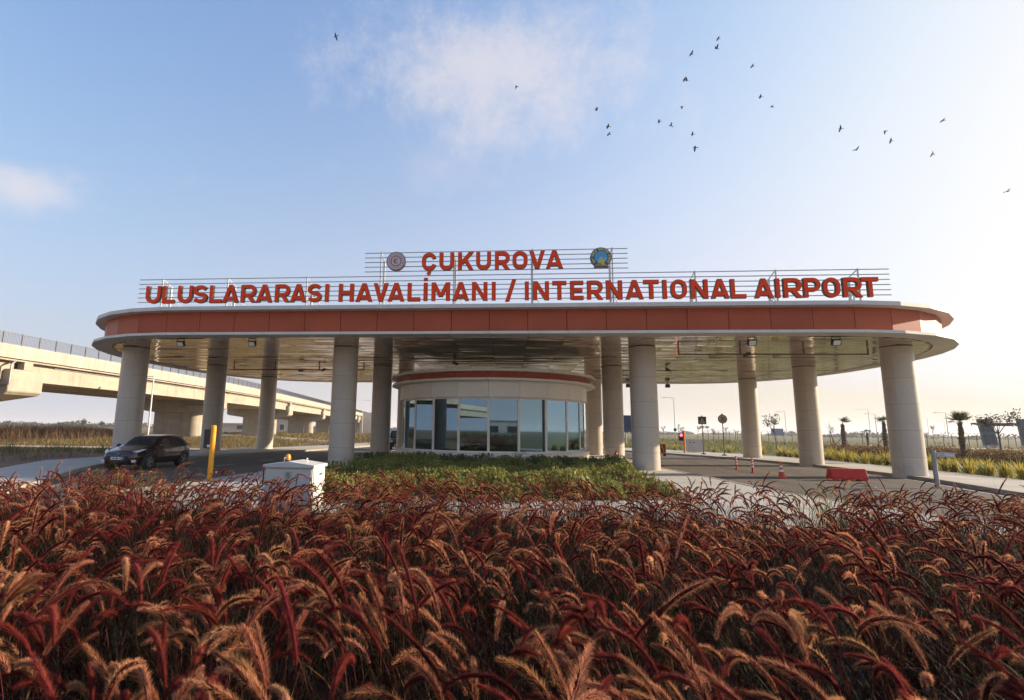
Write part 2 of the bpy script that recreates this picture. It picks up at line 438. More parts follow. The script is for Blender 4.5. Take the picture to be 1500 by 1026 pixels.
KL = [(-12.4, -30), (-12.4, 6), (-12.8, 11), (-13.5, 13.4), (-14.75, 15.7), (-17.2, 19.8), (-18.3, 22.3), (-18.5, 28.6), (-17.9, 32.4), (-16.9, 36.6), (-15.7, 44.2), (-14.6, 55), (-14.2, 70), (-15, 110)]
BL = [(-16.2, -30), (-16.2, 6), (-17.4, 13), (-19.7, 18.6), (-21.1, 21), (-22.6, 23.9), (-22.6, 28), (-22.4, 36.3), (-20.8, 44), (-18.6, 55), (-17.4, 70), (-18, 110)]
KR = [(15.0, -30), (15.0, 6), (15.3, 14), (16.2, 19.3), (16.9, 22.1), (17.4, 24.4), (17.6, 28), (17.65, 33), (16.7, 38.2), (15.0, 43.5), (13.2, 47.3), (11.0, 52), (8.6, 60), (5, 80), (2, 110)]
BR = [(19.0, -30), (19.0, 6), (19.9, 14), (21.0, 24), (21.4, 26), (21.7, 30), (21.85, 39), (21.0, 46.5), (17.6, 53), (12.5, 62), (8, 81), (5, 110)]
sheet('road', KL + KR[::-1], .004, M['asphalt'])
def kerb_line(parent, line, closed=False, step=1.0, h=.14, w=.16, inner=1):
    """separate kerb stones along a line; copies share one mesh"""
    key = ('kerb', h, w)
    if key not in kerb_line.cache:
        mb = MB(); mb.box((-.492, -w/2, 0), (.492, w/2, h)); me = mb.mesh('kerb_stone', M['kerb'])
        kerb_line.cache[key] = me
    me = kerb_line.cache[key]
    pts = [Vector((x, y, 0)) for x, y in line]
    if closed: pts.append(pts[0])
    for a, b in zip(pts, pts[1:]):
        d = b - a; n = max(1, round(d.length/step)); s = d.length/n
        for i in range(n):
            p = a + d*((i+.5)/n)
            if p.y < 10 or p.y > 75: continue
            o = link('kerb_stone', me, parent, (p.x, p.y, random.uniform(-.004, .004)), math.atan2(d.y, d.x))
            o.scale = (s, 1, 1)
kerb_line.cache = {}
def pavement(name, front, back, h=.128):
    poly = front + back[::-1]
    mb = MB(); mb.prism(poly, -.02, h)
    o = mb.build(name, M['paving'], kind='structure')
    kerb_line(o, front)
    # joints sawn into the concrete, as thin recess strips
    return o
def inset(line, d):
    out = []
    for i, (x, y) in enumerate(line):
        a = line[max(i-1, 0)]; b = line[min(i+1, len(line)-1)]
        t = Vector((b[0]-a[0], b[1]-a[1])).normalized()
        out.append((x - t.y*d, y + t.x*d))
    return out
def strip(name, line, w, z, m, kind='structure'):
    L, Rr = inset(line, w/2), inset(line, -w/2)
    mb = MB(); n = len(line)
    mb.add([(x, y, z) for x, y in L] + [(x, y, z) for x, y in Rr], [(i, n+i, n+i+1, i+1) for i in range(n-1)])
    return mb.build(name, m, kind=kind)
side_l = pavement('sidewalk', inset(KL, .085), BL)
side_r = pavement('sidewalk', inset(KR, -.085), BR)
ISL = [(-10.8, -30), (-10.8, 9), (-10.4, 13), (-9.9, 17), (-9.7, 24), (-9.7, 42), (-7.5, 47), (-4.5, 49.5), (-1, 50.3), (3, 49.5), (5.8, 47), (7.6, 42), (7.45, 27), (7.9, 21.6), (8.1, 17), (9.4, 12.5), (11.4, 9), (11.8, 7), (11.8, -30)]
mb = MB(); mb.prism(inset(ISL[::-1], .085), -.02, .128)
island = mb.build('traffic_island', M['paving'], kind='structure')
kerb_line(island, ISL)
def smooth_line(line, n=6):
    out = []
    for i in range(len(line)-1):
        p0, p1, p2, p3 = (Vector(line[max(0, min(len(line)-1, k))]) for k in (i-1, i, i+1, i+2))
        for j in range(n):
            t = j/n
            q = .5*((2*p1) + (p2-p0)*t + (2*p0-5*p1+4*p2-p3)*t*t + (3*p1-p0-3*p2+p3)*t**3)
            out.append((q.x, q.y))
    out.append(line[-1]); return out
strip('road_marking', smooth_line(inset(KL[1:-1], -.45)), .13, .012, M['line_yellow'])
strip('road_marking', smooth_line(inset(KR[1:-1], .45)), .12, .012, M['line_white'])
strip('road_marking', smooth_line([(12.2, 8), (9.9, 12.8), (8.55, 17), (8.3, 21.6), (7.9, 27), (8.0, 42), (6.2, 47.5)]), .14, .012, M['line_yellow'])
strip('road_marking', smooth_line([(-11.2, 9), (-10.8, 13), (-10.3, 17), (-10.1, 24), (-10.1, 42), (-7.9, 47.4)]), .13, .012, M['line_yellow'])
for i, (x0, y0, x1, y1) in enumerate([(12.6, 22.5, 12.5, 24.0), (12.45, 26, 12.4, 27.5), (12.3, 29.5, 12.2, 31), (12.0, 33, 11.8, 34.5), (11.5, 36.5, 11.2, 38), (10.8, 40, 10.4, 41.5), (13.0, 18.6, 12.8, 20.2),
                                      (-13.9, 24, -13.9, 25.5), (-13.8, 28, -13.7, 29.5), (-13.5, 32, -13.3, 33.5), (-12.9, 36, -12.6, 37.5)]):
    strip('road_marking', [(x0, y0), (x1, y1)], .12, .012, M['line_yellow'] if x0 > 0 else M['line_white'])
sheet('asphalt_patch', [(9.2, 17.2), (15.2, 20.4), (16.0, 22.0), (9.0, 19.8)], .008, M['asphalt_patch'])
sheet('asphalt_patch', [(8.4, 29), (12.5, 31), (16.8, 33.5), (16.6, 35), (12, 33), (8.4, 31)], .008, M['asphalt_patch'])
sheet('asphalt_patch', [(-16.5, 25.5), (-11, 27.5), (-10.6, 30), (-16, 28.5)], .008, M['asphalt_patch'])
sheet('bed_soil', [(-10.5, -30), (-10.5, 9.2), (-8.4, 10.4), (-3, 10.8), (3, 10.6), (8.2, 10.2), (10.9, 8.6), (11.5, 6), (11.5, -30)], .133, M['soil_dark'])
sheet('bed_soil', [(-7.0, 14.4), (-7.4, 22), (-7.3, 31), (-5.6, 28.6), (-3.4, 27.5), (-1.2, 27.1), (1.2, 27.5), (3.4, 28.7), (5.0, 30.5), (5.3, 22), (4.9, 14.4), (-1, 13.4)], .133, M['soil_dark'])
sheet('dirt_verge', BL[1:9] + [(-26, 40), (-30, 36), (-31, 26), (-27, 15), (-22, 6)], -.004 + .004, M['soil'])
sheet('dusty_path', [(-58, 38.6), (-36, 40.3), (-22.6, 39.8), (-22.4, 42.2), (-36, 43.4), (-58, 41.5)], .004, M['path'])
sheet('dusty_path', [(-75, 118), (-44, 90), (-28, 71), (-18.3, 57), (-17.8, 62), (-27, 77), (-42, 97), (-75, 126)], .004, M['path'])
sheet('far_road', [(55, 118), (75, 86), (84, 62), (88, 40), (97, 40), (94, 64), (86, 90), (64, 126)], .004, M['path'])
sheet('far_road', [(12, 76), (30, 84), (60, 92), (60, 95), (30, 87.5), (12, 80)], .004, M['path'])

def joints(line_a, line_b, n0, n1, every):
    """saw cuts across a pavement between its two edges"""
    A, B = smooth_line(line_a, 4), smooth_line(line_b, 4)
    P = [Vector(p) for p in A]; d = 0; mb = MB()
    def nearest(p): return min(B, key=lambda q: (q[0]-p.x)**2+(q[1]-p.y)**2)
    nxt = 0
    for a, b in zip(P, P[1:]):
        L = (b-a).length
        while nxt < d+L:
            p = a.lerp(b, (nxt-d)/L); nxt += every
            if n0 < p.y < n1:
                q = Vector(nearest(p)); t = (q-p).normalized(); e = Vector((-t.y, t.x))*.012; p = p+t*.2; q = q-t*.03
                mb.add([(p.x-e.x, p.y-e.y, .1325), (q.x-e.x, q.y-e.y, .1325), (q.x+e.x, q.y+e.y, .1325), (p.x+e.x, p.y+e.y, .1325)], [(0, 1, 2, 3)])
        d += L
    return mb.build('paving_joint', M['kerb_dark'], kind='structure')
joints(KR[1:], BR[1:], 14, 60, 3.0); joints(KL[1:], BL[1:], 12, 60, 3.0)
mb = MB()
for y_ in (11.6, 13.4, 16, 19, 22): mb.add([(4.9 if y_ > 14.4 else -10, y_, .1325), (9.6 if y_ < 13 else 7.6, y_, .1325), (9.6 if y_ < 13 else 7.6, y_+.022, .1325), (4.9 if y_ > 14.4 else -10, y_+.022, .1325)], [(0, 1, 2, 3)])
mb.build('paving_joint', M['kerb_dark'], kind='structure')
for x_, y_, lab in ((12.9, 20.9, 'round iron manhole cover in the right lane'), (-13.4, 22.4, 'round iron manhole cover in the left lane')):
    t = thing('manhole_cover', lab, 'manhole cover', (x_, y_, .006)); mb = MB(); mb.cyl((0, 0, 0), .36, .006, 28); mb.build('frame', M['galv'], t); mb = MB(); mb.cyl((0, 0, .0062), .31, .006, 28)
    for k in range(5): mb.box((-.22, -.2+.1*k-.015, .0124), (.22, -.2+.1*k+.015, .017))
    mb.build('lid', M['kerb_dark'], t)

# ------------------------------------------------------------------ viaduct
def vx(y):                                       # x of the deck edge nearest the canopy
    if y < 45: return -42.4
    if y < 105: return -42.4 - .15*(y-45)**2/120
    return -46.9 - .15*(y-105)
def vdir(y): return (vx(y+.5)-vx(y-.5))
via = thing('viaduct', 'long beige concrete viaduct with grey railing rising past the canopy at left', 'viaduct', (-48, 60, 0))
VO = Vector((-48, 60, 0))
def vp(u, y, z):                                 # u: metres behind the near edge
    t = Vector((vdir(y), 1, 0)).normalized(); n = Vector((-t.y, t.x, 0))
    return Vector((vx(y), y, 0)) + n*u + Vector((0, 0, z)) - VO
def loft(mb, ys, prof, m=0, caps=True):
    o = len(mb.v); n = len(prof)
    for y in ys:
        for u, z in prof: mb.v.append(tuple(vp(u, y, z)))
    for i in range(len(ys)-1):
        for k in range(n):
            a, b = o+i*n+k, o+i*n+(k+1)%n
            mb.f.append((a, a+n, b+n, b)); mb.m.append(m)
    if caps:
        mb.f.append(tuple(range(o, o+n))); mb.m.append(m)
        e = o+(len(ys)-1)*n; mb.f.append(tuple(range(e, e+n))[::-1]); mb.m.append(m)
PIERS = [-100, -65, -29, 6.5, 41.9, 75.5, 110, 145, 180, 215, 250, 285]
W_ = 13.2
ys = [-120 + 4*i for i in range(115)]
mb = MB(); loft(mb, ys, [(.12, 7.22), (.12, 7.40), (W_-.12, 7.40), (W_-.12, 7.22)]); mb.build('deck_slab', M['concrete'], via)
for p0, p1 in zip(PIERS, PIERS[1:]):
    yy = [p0+.75 + (p1-p0-1.5)*i/8 for i in range(9)]
    mb = MB(); loft(mb, yy, [(.75, 7.2), (.75, 5.62), (4.2, 5.62), (4.2, 7.2)])
    loft(mb, yy, [(5.0, 7.2), (5.0, 5.62), (8.2, 5.62), (8.2, 7.2)]); loft(mb, yy, [(9.0, 7.2), (9.0, 5.62), (W_-.75, 5.62), (W_-.75, 7.2)])
    mb.build('girder', M['concrete'], via)
    mb = MB(); loft(mb, [p0+3.2] + yy[2:-1] + [p1-2.6], [(.60, 7.05), (.60, 7.13), (.745, 7.13), (.745, 7.05)]); mb.build('cable_tray', M['steel'], via)
def parapet_panel_mesh():
    mb = MB(); mb.box((-.326, -.10, 7.41), (.326, .10, 8.54)); mb.box((-.326, -.135, 7.36), (.326, -.1005, 8.50)); return mb.mesh('parapet_panel', M['concrete_lt'])
PP = parapet_panel_mesh()
def rail_panel_mesh():
    mb = MB()
    mb.box((-.85, -.025, 8.66), (.85, .025, 8.71)); mb.box((-.85, -.03, 9.50), (.85, .03, 9.57))
    for i in range(1, 13): mb.box((-.85+1.7*i/13-.011, -.012, 8.71), (-.85+1.7*i/13+.011, .012, 9.50))
    return mb.mesh('railing_panel', M['railing'])
RPm = rail_panel_mesh()
mb = MB(); mb.box((-.045, -.045, 8.54), (.045, .045, 9.62)); mb.box((-.10, -.10, 8.54), (.10, .10, 8.57)); RPo = mb.mesh('railing_post', M['railing'])
y = 36.6
cnt = 0
while y < 250:                                    # each parapet panel
    t = math.atan2(1, vdir(y)); step = .664*math.sin(t)
    if cnt < 290:
        p = vp(0, y, 0); link('parapet_panel', PP, via, (p.x, p.y, 0), t - PI)
    else: break
    cnt += 1; y += step
y_end = y
mb = MB(); loft(mb, [y_end + (270-y_end)*i/16 for i in range(17)], [(-.02, 7.36), (-.02, 8.54), (.2, 8.54), (.2, 7.36)])
loft(mb, [-120 + (36.2+120)*i/20 for i in range(21)], [(-.02, 7.36), (-.02, 8.54), (.2, 8.54), (.2, 7.36)]); mb.build('parapet_wall', M['concrete_lt'], via)
mb = MB(); loft(mb, ys, [(W_-.2, 7.36), (W_-.2, 8.54), (W_, 8.54), (W_, 7.36)]); mb.build('parapet_wall', M['concrete_lt'], via)
y = 37.48
while y < 240:
    t = math.atan2(1, vdir(y)); p = vp(.06, y, 0)
    link('railing_post', RPo, via, (p.x, p.y, 0), t)
    y2 = y + .86*math.sin(t); p = vp(.06, y2, 0)
    link('railing_panel', RPm, via, (p.x, p.y, 0), t)
    y += 1.72*math.sin(t)
for py in PIERS[1:-1]:
    c = vp(W_/2, py, 0); a = math.atan2(1, vdir(py)); ax = a + PI/2       # ax: across the deck
    X, Yd = Vector((math.cos(ax), math.sin(ax), 0)), Vector((math.cos(a), math.sin(a), 0))
    def P(u, v, z): return tuple(c + X*u + Yd*v + Vector((0, 0, z)))       # u<0 towards the near edge
    mb = MB(); hl = 2.35
    ring = [(hl + 1.2*math.cos(q), 1.2*math.sin(q)) for q in [PI*(k/10-.5) for k in range(11)]]
    ring += [(-x, -yv) for x, yv in ring]
    n = len(ring)
    vv = [P(u, v, z) for z in (-.1, 4.0) for u, v in ring]
    mb.add(vv, [(i, (i+1)%n, n+(i+1)%n, n+i) for i in range(n)])
    pier = mb.build('pier', M['concrete'], via, smooth=35)
    mb = MB(); h = W_/2
    # hammerhead: flat ends 1.6 m thick, tapering underside towards the stem
    sec = [(-h+.1, 4.62), (-h+.1, 6.52), (h-.1, 6.52), (h-.1, 4.62), (h-.45, 4.35), (2.6, 3.85), (-2.6, 3.85), (-h+.45, 4.35)]
    mb.extrude([P(u, -1.65, z) for u, z in sec], Yd*3.3)
    cap = mb.build('pier_cap', M['concrete'], pier); bevel(cap, .06, 1)
    mb = MB()
    sec = [(-h+.1, 6.525), (-h+.1, 7.21), (-h+.75, 7.21), (-h+.75, 6.525)]
    mb.extrude([P(u, -.42, z) for u, z in sec], Yd*.84); mb.extrude([P(-u, -.42, z) for u, z in sec], Yd*.84)
    mb.build('end_block', M['concrete'], pier)
    mb = MB()
    for g in (-5.0, -2.7, -1.2, 1.2, 2.7, 5.0):
        for sv in (-1, 1): mb.extrude([P(g-.35, sv*1.1-.3, 5.60) if False else P(g-.3, sv*1.15-.28, 6.525), P(g+.3, sv*1.15-.28, 6.525), P(g+.3, sv*1.15-.28, 6.6), P(g-.3, sv*1.15-.28, 6.6)], Yd*.56)
    mb.build('bearing', M['dark_gap'], pier)
    mb = MB()
    mb.tube([P(-h+.35, -1.2, 7.15), P(-h-.06, -1.45, 7.15), P(-h-.06, -1.74, 6.9), P(-h-.06, -1.74, 5.2), P(-h+.5, -1.74, 5.15), P(-2.2, -1.74, 5.0), P(-1.2, -1.74, 4.7), P(-1.2, -1.30, 4.1), P(-1.2, -1.30, .1)], .085, 8)
    mb.build('drain_pipe', M['galv'], pier, smooth=40)

# ------------------------------------------------------------------ canopy
XC, YC, ZS = -0.95, 33.6, 5.94
def super_outline(cx, a, b, n, seg):
    """superellipse-ended oval, points about seg apart, starting at the middle of the front edge"""
    half = [(x, -b) for x in np.linspace(0, cx, 200, endpoint=False)]
    for t in np.linspace(0, PI, 1600):
        c_, s_ = math.sin(t), math.cos(t)
        half.append((cx + a*abs(c_)**(2/n)*(1 if c_ >= 0 else -1), -b*abs(s_)**(2/n)*(1 if s_ >= 0 else -1)))
    half += [(x, b) for x in np.linspace(cx, 0, 200)]
    P = np.array(half); d = np.r_[0, np.cumsum(np.hypot(*np.diff(P, axis=0).T))]
    N = round(d[-1]/seg)
    q = np.linspace(0, d[-1], N+1)
    H_ = np.c_[np.interp(q, d, P[:, 0]), np.interp(q, d, P[:, 1])]
    full = [tuple(p) for p in H_] + [(-x, y) for x, y in H_[-2:0:-1]]
    return full                                   # counter-clockwise
def offset_poly(poly, d):
    n = len(poly); out = []
    for i in range(n):
        p, a, b = Vector(poly[i]), Vector(poly[i-1]), Vector(poly[(i+1) % n])
        t1, t2 = (p-a).normalized(), (b-p).normalized()
        n1, n2 = Vector((-t1.y, t1.x)), Vector((-t2.y, t2.x))
        k = (n1+n2).normalized(); out.append(tuple(p + k*(d/max(.5, k.dot(n1)))))
    return out
OUT = super_outline(14.0, 9.1, 11.75, 2.4, 1.665)
canopy = thing('gate_canopy', 'large rounded gate canopy with terracotta fascia on thick round columns', 'canopy', (XC, YC, 0))
in5, in8 = offset_poly(OUT, .50), offset_poly(OUT, .85)
inr, in_r2 = offset_poly(OUT, .06), offset_poly(OUT, .62)
NO = len(OUT)
def lerp2(a, b, t): return (a[0]+(b[0]-a[0])*t, a[1]+(b[1]-a[1])*t)
for i in range(NO):
    j = (i+1) % NO
    g = .003
    a0, a1 = lerp2(OUT[i], OUT[j], g), lerp2(OUT[i], OUT[j], 1-g)
    b0, b1 = lerp2(in8[i], in8[j], g), lerp2(in8[i], in8[j], 1-g)
    mb = MB(); mb.prism([a0, a1, b1, b0], ZS, ZS+.115); mb.build('soffit_trim', M['trim'], canopy)
    a0, a1 = lerp2(inr[i], inr[j], g), lerp2(inr[i], inr[j], 1-g)
    b0, b1 = lerp2(in8[i], in8[j], g), lerp2(in8[i], in8[j], 1-g)
    mb = MB(); mb.prism([a0, a1, b1, b0], 7.10, 7.16)
    c0, c1 = lerp2(inr[i], inr[j], g), lerp2(inr[i], inr[j], 1-g); d0, d1 = lerp2(c0, b0, .08), lerp2(c1, b1, .08)
    mb.prism([c0, c1, d1, d0], 7.162, 7.27); mb.build('roof_trim', M['trim'], canopy)
    a0, a1 = lerp2(in5[i], in5[j], .008), lerp2(in5[i], in5[j], .992)
    b0, b1 = lerp2(a0, lerp2(in8[i], in8[j], .008), .12), lerp2(a1, lerp2(in8[i], in8[j], .992), .12)
    mb = MB(); mb.prism([a0, a1, b1, b0], ZS+.118, 7.098); mb.build('fascia_panel', M['red_panel'], canopy)
inner = offset_poly(OUT, .60)
mb = MB(); mb.prism(inner, ZS+.118, 7.095, 0); mb.build('roof_body', M['dark_gap'], canopy)
mb = MB(); mb.prism(offset_poly(OUT, .87), 7.10, 7.19, 0); mb.build('roof_deck', M['roof_grey'], canopy)
# soffit: long bays of narrow metal planks, each plank lying at its own slight tilt
S_OUT = offset_poly(OUT, .855)
def half_width(y):
    xs_ = []
    for i in range(NO):
        (xa, ya), (xb, yb) = S_OUT[i], S_OUT[(i+1) % NO]
        if (ya-y)*(yb-y) <= 0 and ya != yb: xs_.append(xa+(xb-xa)*(y-ya)/(yb-ya))
    return max(xs_) if xs_ else 0
ymax = max(p[1] for p in S_OUT); ROW = .30
rows = []
yy = -ymax + .001
while yy < ymax - .02:
    y1 = min(yy+ROW, ymax-.001); rows.append((yy, y1, min(half_width(yy), half_width(y1)))); yy = y1
NB = 26; bw = 2*21.9/NB
tilts = RNG.normal(0, .014, (NB+2, len(rows))); rowt = RNG.normal(0, .011, len(rows))
for bI in range(NB):
    x0, x1 = -21.9+bI*bw+.008, -21.9+(bI+1)*bw-.008
    mb = MB()
    for r, (ya, yb, hw) in enumerate(rows):
        xa, xb = max(x0, -hw), min(x1, hw)
        if xb - xa < .05: continue
        t = (rowt[r]+tilts[bI, r]*.35)*ROW; tw = RNG.normal(0, .003)
        z = ZS + .022
        z00, z10, z11, z01 = z-t+tw, z-t-tw, z+t+tw*.4, z+t-tw*.4
        mb.add([(xa, ya+.004, z00), (xa, yb-.004, z01), (xb, yb-.004, z11), (xb, ya+.004, z10)], [(0, 1, 2, 3)])
        mb.add([(xa, yb-.004, z01), (xa, yb-.004, z+.05), (xb, yb-.004, z+.05), (xb, yb-.004, z11)], [(0, 1, 2, 3)])
    if mb.f: mb.build('soffit_panel', M['soffit'], canopy)
mb = MB(); mb.prism(offset_poly(OUT, .80), ZS+.08, ZS+.114); mb.build('soffit_backing', M['dark_gap'], canopy)
# columns
RC = .629
def half_shell():
    mb = MB(); n = 20; g = .004; v = []
    for z in (.004, 1.176):
        for k in range(n+1):
            q = g + (PI-2*g)*k/n; v.append((RC*math.cos(q), RC*math.sin(q), z))
    for z in (.004, 1.176):
        for k in range(n+1):
            q = g + (PI-2*g)*k/n; v.append(((RC-.02)*math.cos(q), (RC-.02)*math.sin(q), z))
    m_ = n+1
    f = [(k, k+1, m_+k+1, m_+k) for k in range(n)]
    f += [(2*m_+k, k, k+1, 2*m_+k+1)[::-1] for k in range(n)] + [(3*m_+k, m_+k, m_+k+1, 3*m_+k+1) for k in range(n)]
    f += [(0, m_, 3*m_, 2*m_), (n, m_+n, 3*m_+n, 2*m_+n)[::-1]]
    mb.add(v, f); return mb.mesh('cladding_shell', M['column'], smooth=40)
HS = half_shell()
COLX = [-20.0, -8.46, 6.36, 17.9]
z_j = [.0, .92, 2.10, 3.28, 4.46, 5.64]
for j, yv in enumerate((25.80, 33.58, 41.36)):
    for i, xv in enumerate(COLX):
        mb = MB(); mb.cyl((xv-XC, yv-YC, 0), RC-.014, ZS+.03, 32)
        c = mb.build('column', M['dark_gap'], canopy, smooth=40)
        rot = [2.2, 2.5, .6, .9][i] + random.uniform(-.2, .2)
        for z0, z1 in zip(z_j, z_j[1:] + [5.935]):
            for s in (0, PI):
                o = link('cladding_shell', HS, c, (xv-XC, yv-YC, z0), rot+s); o.scale = (1, 1, (z1-z0)/1.18)

# things hanging under the canopy
def floodlight(x, y, label):
    t = thing('floodlight', label, 'floodlight', (x, y, ZS), 0, 'floodlights along the front edge of the canopy')
    mb = MB(); mb.box((-.14, -.02, -.05), (.14, .02, -.002)); mb.box((-.19, -.015, -.30), (-.17, .015, -.03)); mb.box((.17, -.015, -.30), (.19, .015, -.03)); mb.box((-.19, -.016, -.05), (.19, .016, -.03))
    mb.build('bracket', M['black_plastic'], t)
    Rm = Matrix.Translation((0, 0, -.26)) @ Matrix.Rotation(math.radians(28), 4, 'X')
    mb = MB(); mb.box((-.165, -.06, -.13), (.165, .05, .13), 0, Rm)
    for k in range(6): mb.box((-.15+.06*k-.008, .05, -.12), (-.15+.06*k+.008, .09, .12), 0, Rm)
    h = mb.build('lamp_housing', M['black_plastic'], t)
    mb = MB(); mb.box((-.135, -.066, -.10), (.135, -.0605, .10), 0, Rm); mb.build('lamp_glass', M['lens'], h)
floodlight(-15.45, 22.75, 'black floodlight under the canopy edge beside the far left column')
floodlight(-11.95, 22.75, 'black floodlight under the canopy edge left of the tall booth-side columns')
floodlight(10.15, 22.75, 'black floodlight under the right canopy edge nearer the middle of the gate')
floodlight(13.5, 22.75, 'black floodlight under the right canopy edge beside the far right column')
def cctv(parent, x, z, ang, name='security_camera'):
    Rm = Matrix.Translation((x, 0, z)) @ Matrix.Rotation(ang, 4, 'Z') @ Matrix.Rotation(.25, 4, 'Y')
    mb = MB(); mb.tube([Rm @ Vector((-.16, 0, 0)), Rm @ Vector((.16, 0, 0))], .055, 10); mb.box((-.18, -.065, .03), (.2, .065, .07), 0, Rm)
    mb.tube([(x, 0, z), (x, 0, z+.14)], .025, 8); return mb.build(name, M['black_plastic'], parent, smooth=35)
def light_frame(x0, x1, y, legs, lamps, cam_x, drop, label, rz, m):
    t = thing('hanging_light_frame', label, 'light frame', (x0, y, ZS), rz, 'pipe frames hanging below the soffit')
    L = x1-x0
    mb = MB(); mb.box((0, -.03, -drop-.03), (L, .03, -drop+.03)); mb.build('pipe', m, t)
    for q in legs:
        mb = MB(); mb.box((q-x0-.03, -.03, -drop+.031), (q-x0+.03, .03, .0)); mb.build('hanger', m, t)
    for q in lamps:
        mb = MB(); mb.box((q-x0-.14, -.09, -drop-.13), (q-x0+.14, .09, -drop-.035)); a = mb.build('lamp', M['grey_paint'] if x0 > 0 else M['black_plastic'], t)
    cctv(t, cam_x-x0, -drop-.02, 2.6)
light_frame(-18.6, -9.6, 33.2, (-18.57, -15.7, -12.65, -9.63), (-13.9,), -12.35, .27, 'dark pipe frame with one lamp hanging under the left soffit', 0, M['sign_back'])
light_frame(8.05, 16.75, 25.8, (8.08, 10.95, 13.85, 16.72), (9.65, 12.6), 11.25, .31, 'brown pipe frame with two lamps hanging under the right soffit', 0.01, mat('bronze_pipe', (.13, .09, .065), .5, .3))
for x, y, lab in ((9.62, 44.0, 'small black lamp at the back soffit edge left of the middle-right column'), (12.78, 44.0, 'small black lamp at the back soffit edge right of the middle-right column')):
    t = thing('edge_lamp', lab, 'lamp', (x, y, ZS), 0, 'small lamps on the back edge of the soffit')
    mb = MB(); mb.box((-.05, -.05, -.14), (.05, .05, -.002)); mb.build('bracket', M['galv'], t)
    mb = MB(); mb.box((-.17, -.12, -.42), (.17, .12, -.141)); h = mb.build('lamp_housing', M['black_plastic'], t); bevel(h, .02)
def small_camera(x, y, lab):
    t = thing('ceiling_camera', lab, 'camera', (x, y, ZS))
    mb = MB(); mb.cyl((0, 0, -.06), .08, .06, 14); mb.build('base', M['grey_paint'], t)
    mb = MB(); mb.ball((0, 0, -.09), .075, .075, .07); mb.build('dome', M['black_plastic'], t, smooth=60)
    cctv(t, .1, -.2, .6)
small_camera(9.7, 33.5, 'small dark camera under the right soffit behind the pipe frame')
small_camera(-3.4, 30.5, 'small dark camera under the soffit just above the booth roof')
mb = MB()

# ------------------------------------------------------------------ roof sign
def stroke_pts(kind, w, h, s):
    """centre lines of one letter inside a w x h box, stroke s"""
    a, b, c, d = s/2, w-s/2, s/2, h-s/2
    def arc(cx, cy, rx, ry, t0, t1, n=10): return [(cx+rx*math.cos(math.radians(t0+(t1-t0)*i/n)), cy+ry*math.sin(math.radians(t0+(t1-t0)*i/n))) for i in range(n+1)]
    rx = (b-a)/2; mx = w/2
    ry = min(rx, h*.33)
    if kind in 'Iİ': return [[(mx, 0), (mx, h)]]
    if kind == 'L': return [[(a, h), (a, c)], [(a-s/2, c), (w, c)]]
    if kind == 'T': return [[(0, d), (w, d)], [(mx, 0), (mx, d)]]
    if kind == 'H': return [[(a, 0), (a, h)], [(b, 0), (b, h)], [(a, h/2), (b, h/2)]]
    if kind == 'E': return [[(a, 0), (a, h)], [(a, d), (w, d)], [(a, h/2), (w*.92, h/2)], [(a, c), (w, c)]]
    if kind == 'N': return [[(a, 0), (a, h)], [(b, 0), (b, h)], ('D', a, h, b, 0)]
    if kind == 'M': return [[(a, 0), (a, h)], [(b, 0), (b, h)], ('D', a, h, mx, h*.24), ('D', b, h, mx, h*.24)]
    if kind == 'V': return [('D', s*.56, h, mx, 0), ('D', w-s*.56, h, mx, 0)]
    if kind == 'A': return [('D', s*.56, 0, mx, h), ('D', w-s*.56, 0, mx, h), [(w*.24, h*.235), (w*.76, h*.235)]]
    if kind == '/': return [('D', s*.5, -.06*h, w-s*.5, h*1.12)]
    if kind == 'U': return [[(a, h)] + arc(mx, c+ry, rx, ry, 180, 360, 14) + [(b, h)]]
    if kind == 'O': return [arc(mx, d-ry, rx, ry, 0, 180, 14) + arc(mx, c+ry, rx, ry, 180, 360, 14) + [(b, d-ry)]]
    if kind in 'CÇ': return [arc(mx, d-ry, rx, ry, 12, 180, 14) + arc(mx, c+ry, rx, ry, 180, 348, 14)]
    if kind == 'S':
        r1 = (h-s)/4
        return [arc(mx, d-r1, rx, r1, 25, 180, 10)[0:8] + arc(mx, d-r1, rx*.98, r1, 150, 262, 6) + arc(mx, c+r1, rx, r1, 82, -30, 8) + arc(mx, c+r1, rx, r1, -45, -158, 9)]
    if kind in 'RP':
        r1 = h*.25; top = [(a, d)] + [(b-r1, d)] + arc(b-r1, d-r1*1.0, r1, r1, 90, -90, 12) + [(a, d-2*r1)]
        o = [[(a, 0), (a, h)], top]
        if kind == 'R': o.append(('D', w*.46, d-2*r1+.02, w-s*.56, 0))
        return o
    if kind == 'K': return [[(a, 0), (a, h)], ('D', a+s*.3, h*.34, w-s*.62, h), ('D', w*.42, h*.62, w-s*.58, 0)]
    return []
def stroke_poly(pts, s):
    """two offset edges of a centre line (mitred)"""
    pts = [p for i, p in enumerate(pts) if i == 0 or (Vector(p)-Vector(pts[i-1])).length > 1e-4]
    n = len(pts); L, Rr = [], []
    for i in range(n):
        p = Vector(pts[i]); closed = (Vector(pts[0])-Vector(pts[-1])).length < 1e-6
        t1 = (p-Vector(pts[i-1])).normalized() if i > 0 else ((p-Vector(pts[-2])).normalized() if closed else None)
        t2 = (Vector(pts[i+1])-p).normalized() if i < n-1 else ((Vector(pts[1])-p).normalized() if closed else None)
        t1 = t1 or t2; t2 = t2 or t1
        n1, n2 = Vector((-t1.y, t1.x)), Vector((-t2.y, t2.x))
        k = (n1+n2); k = k.normalized() if k.length > 1e-4 else n1
        e = k*(s/2/max(.35, k.dot(n1)))
        L.append(p+e); Rr.append(p-e)
    return L, Rr
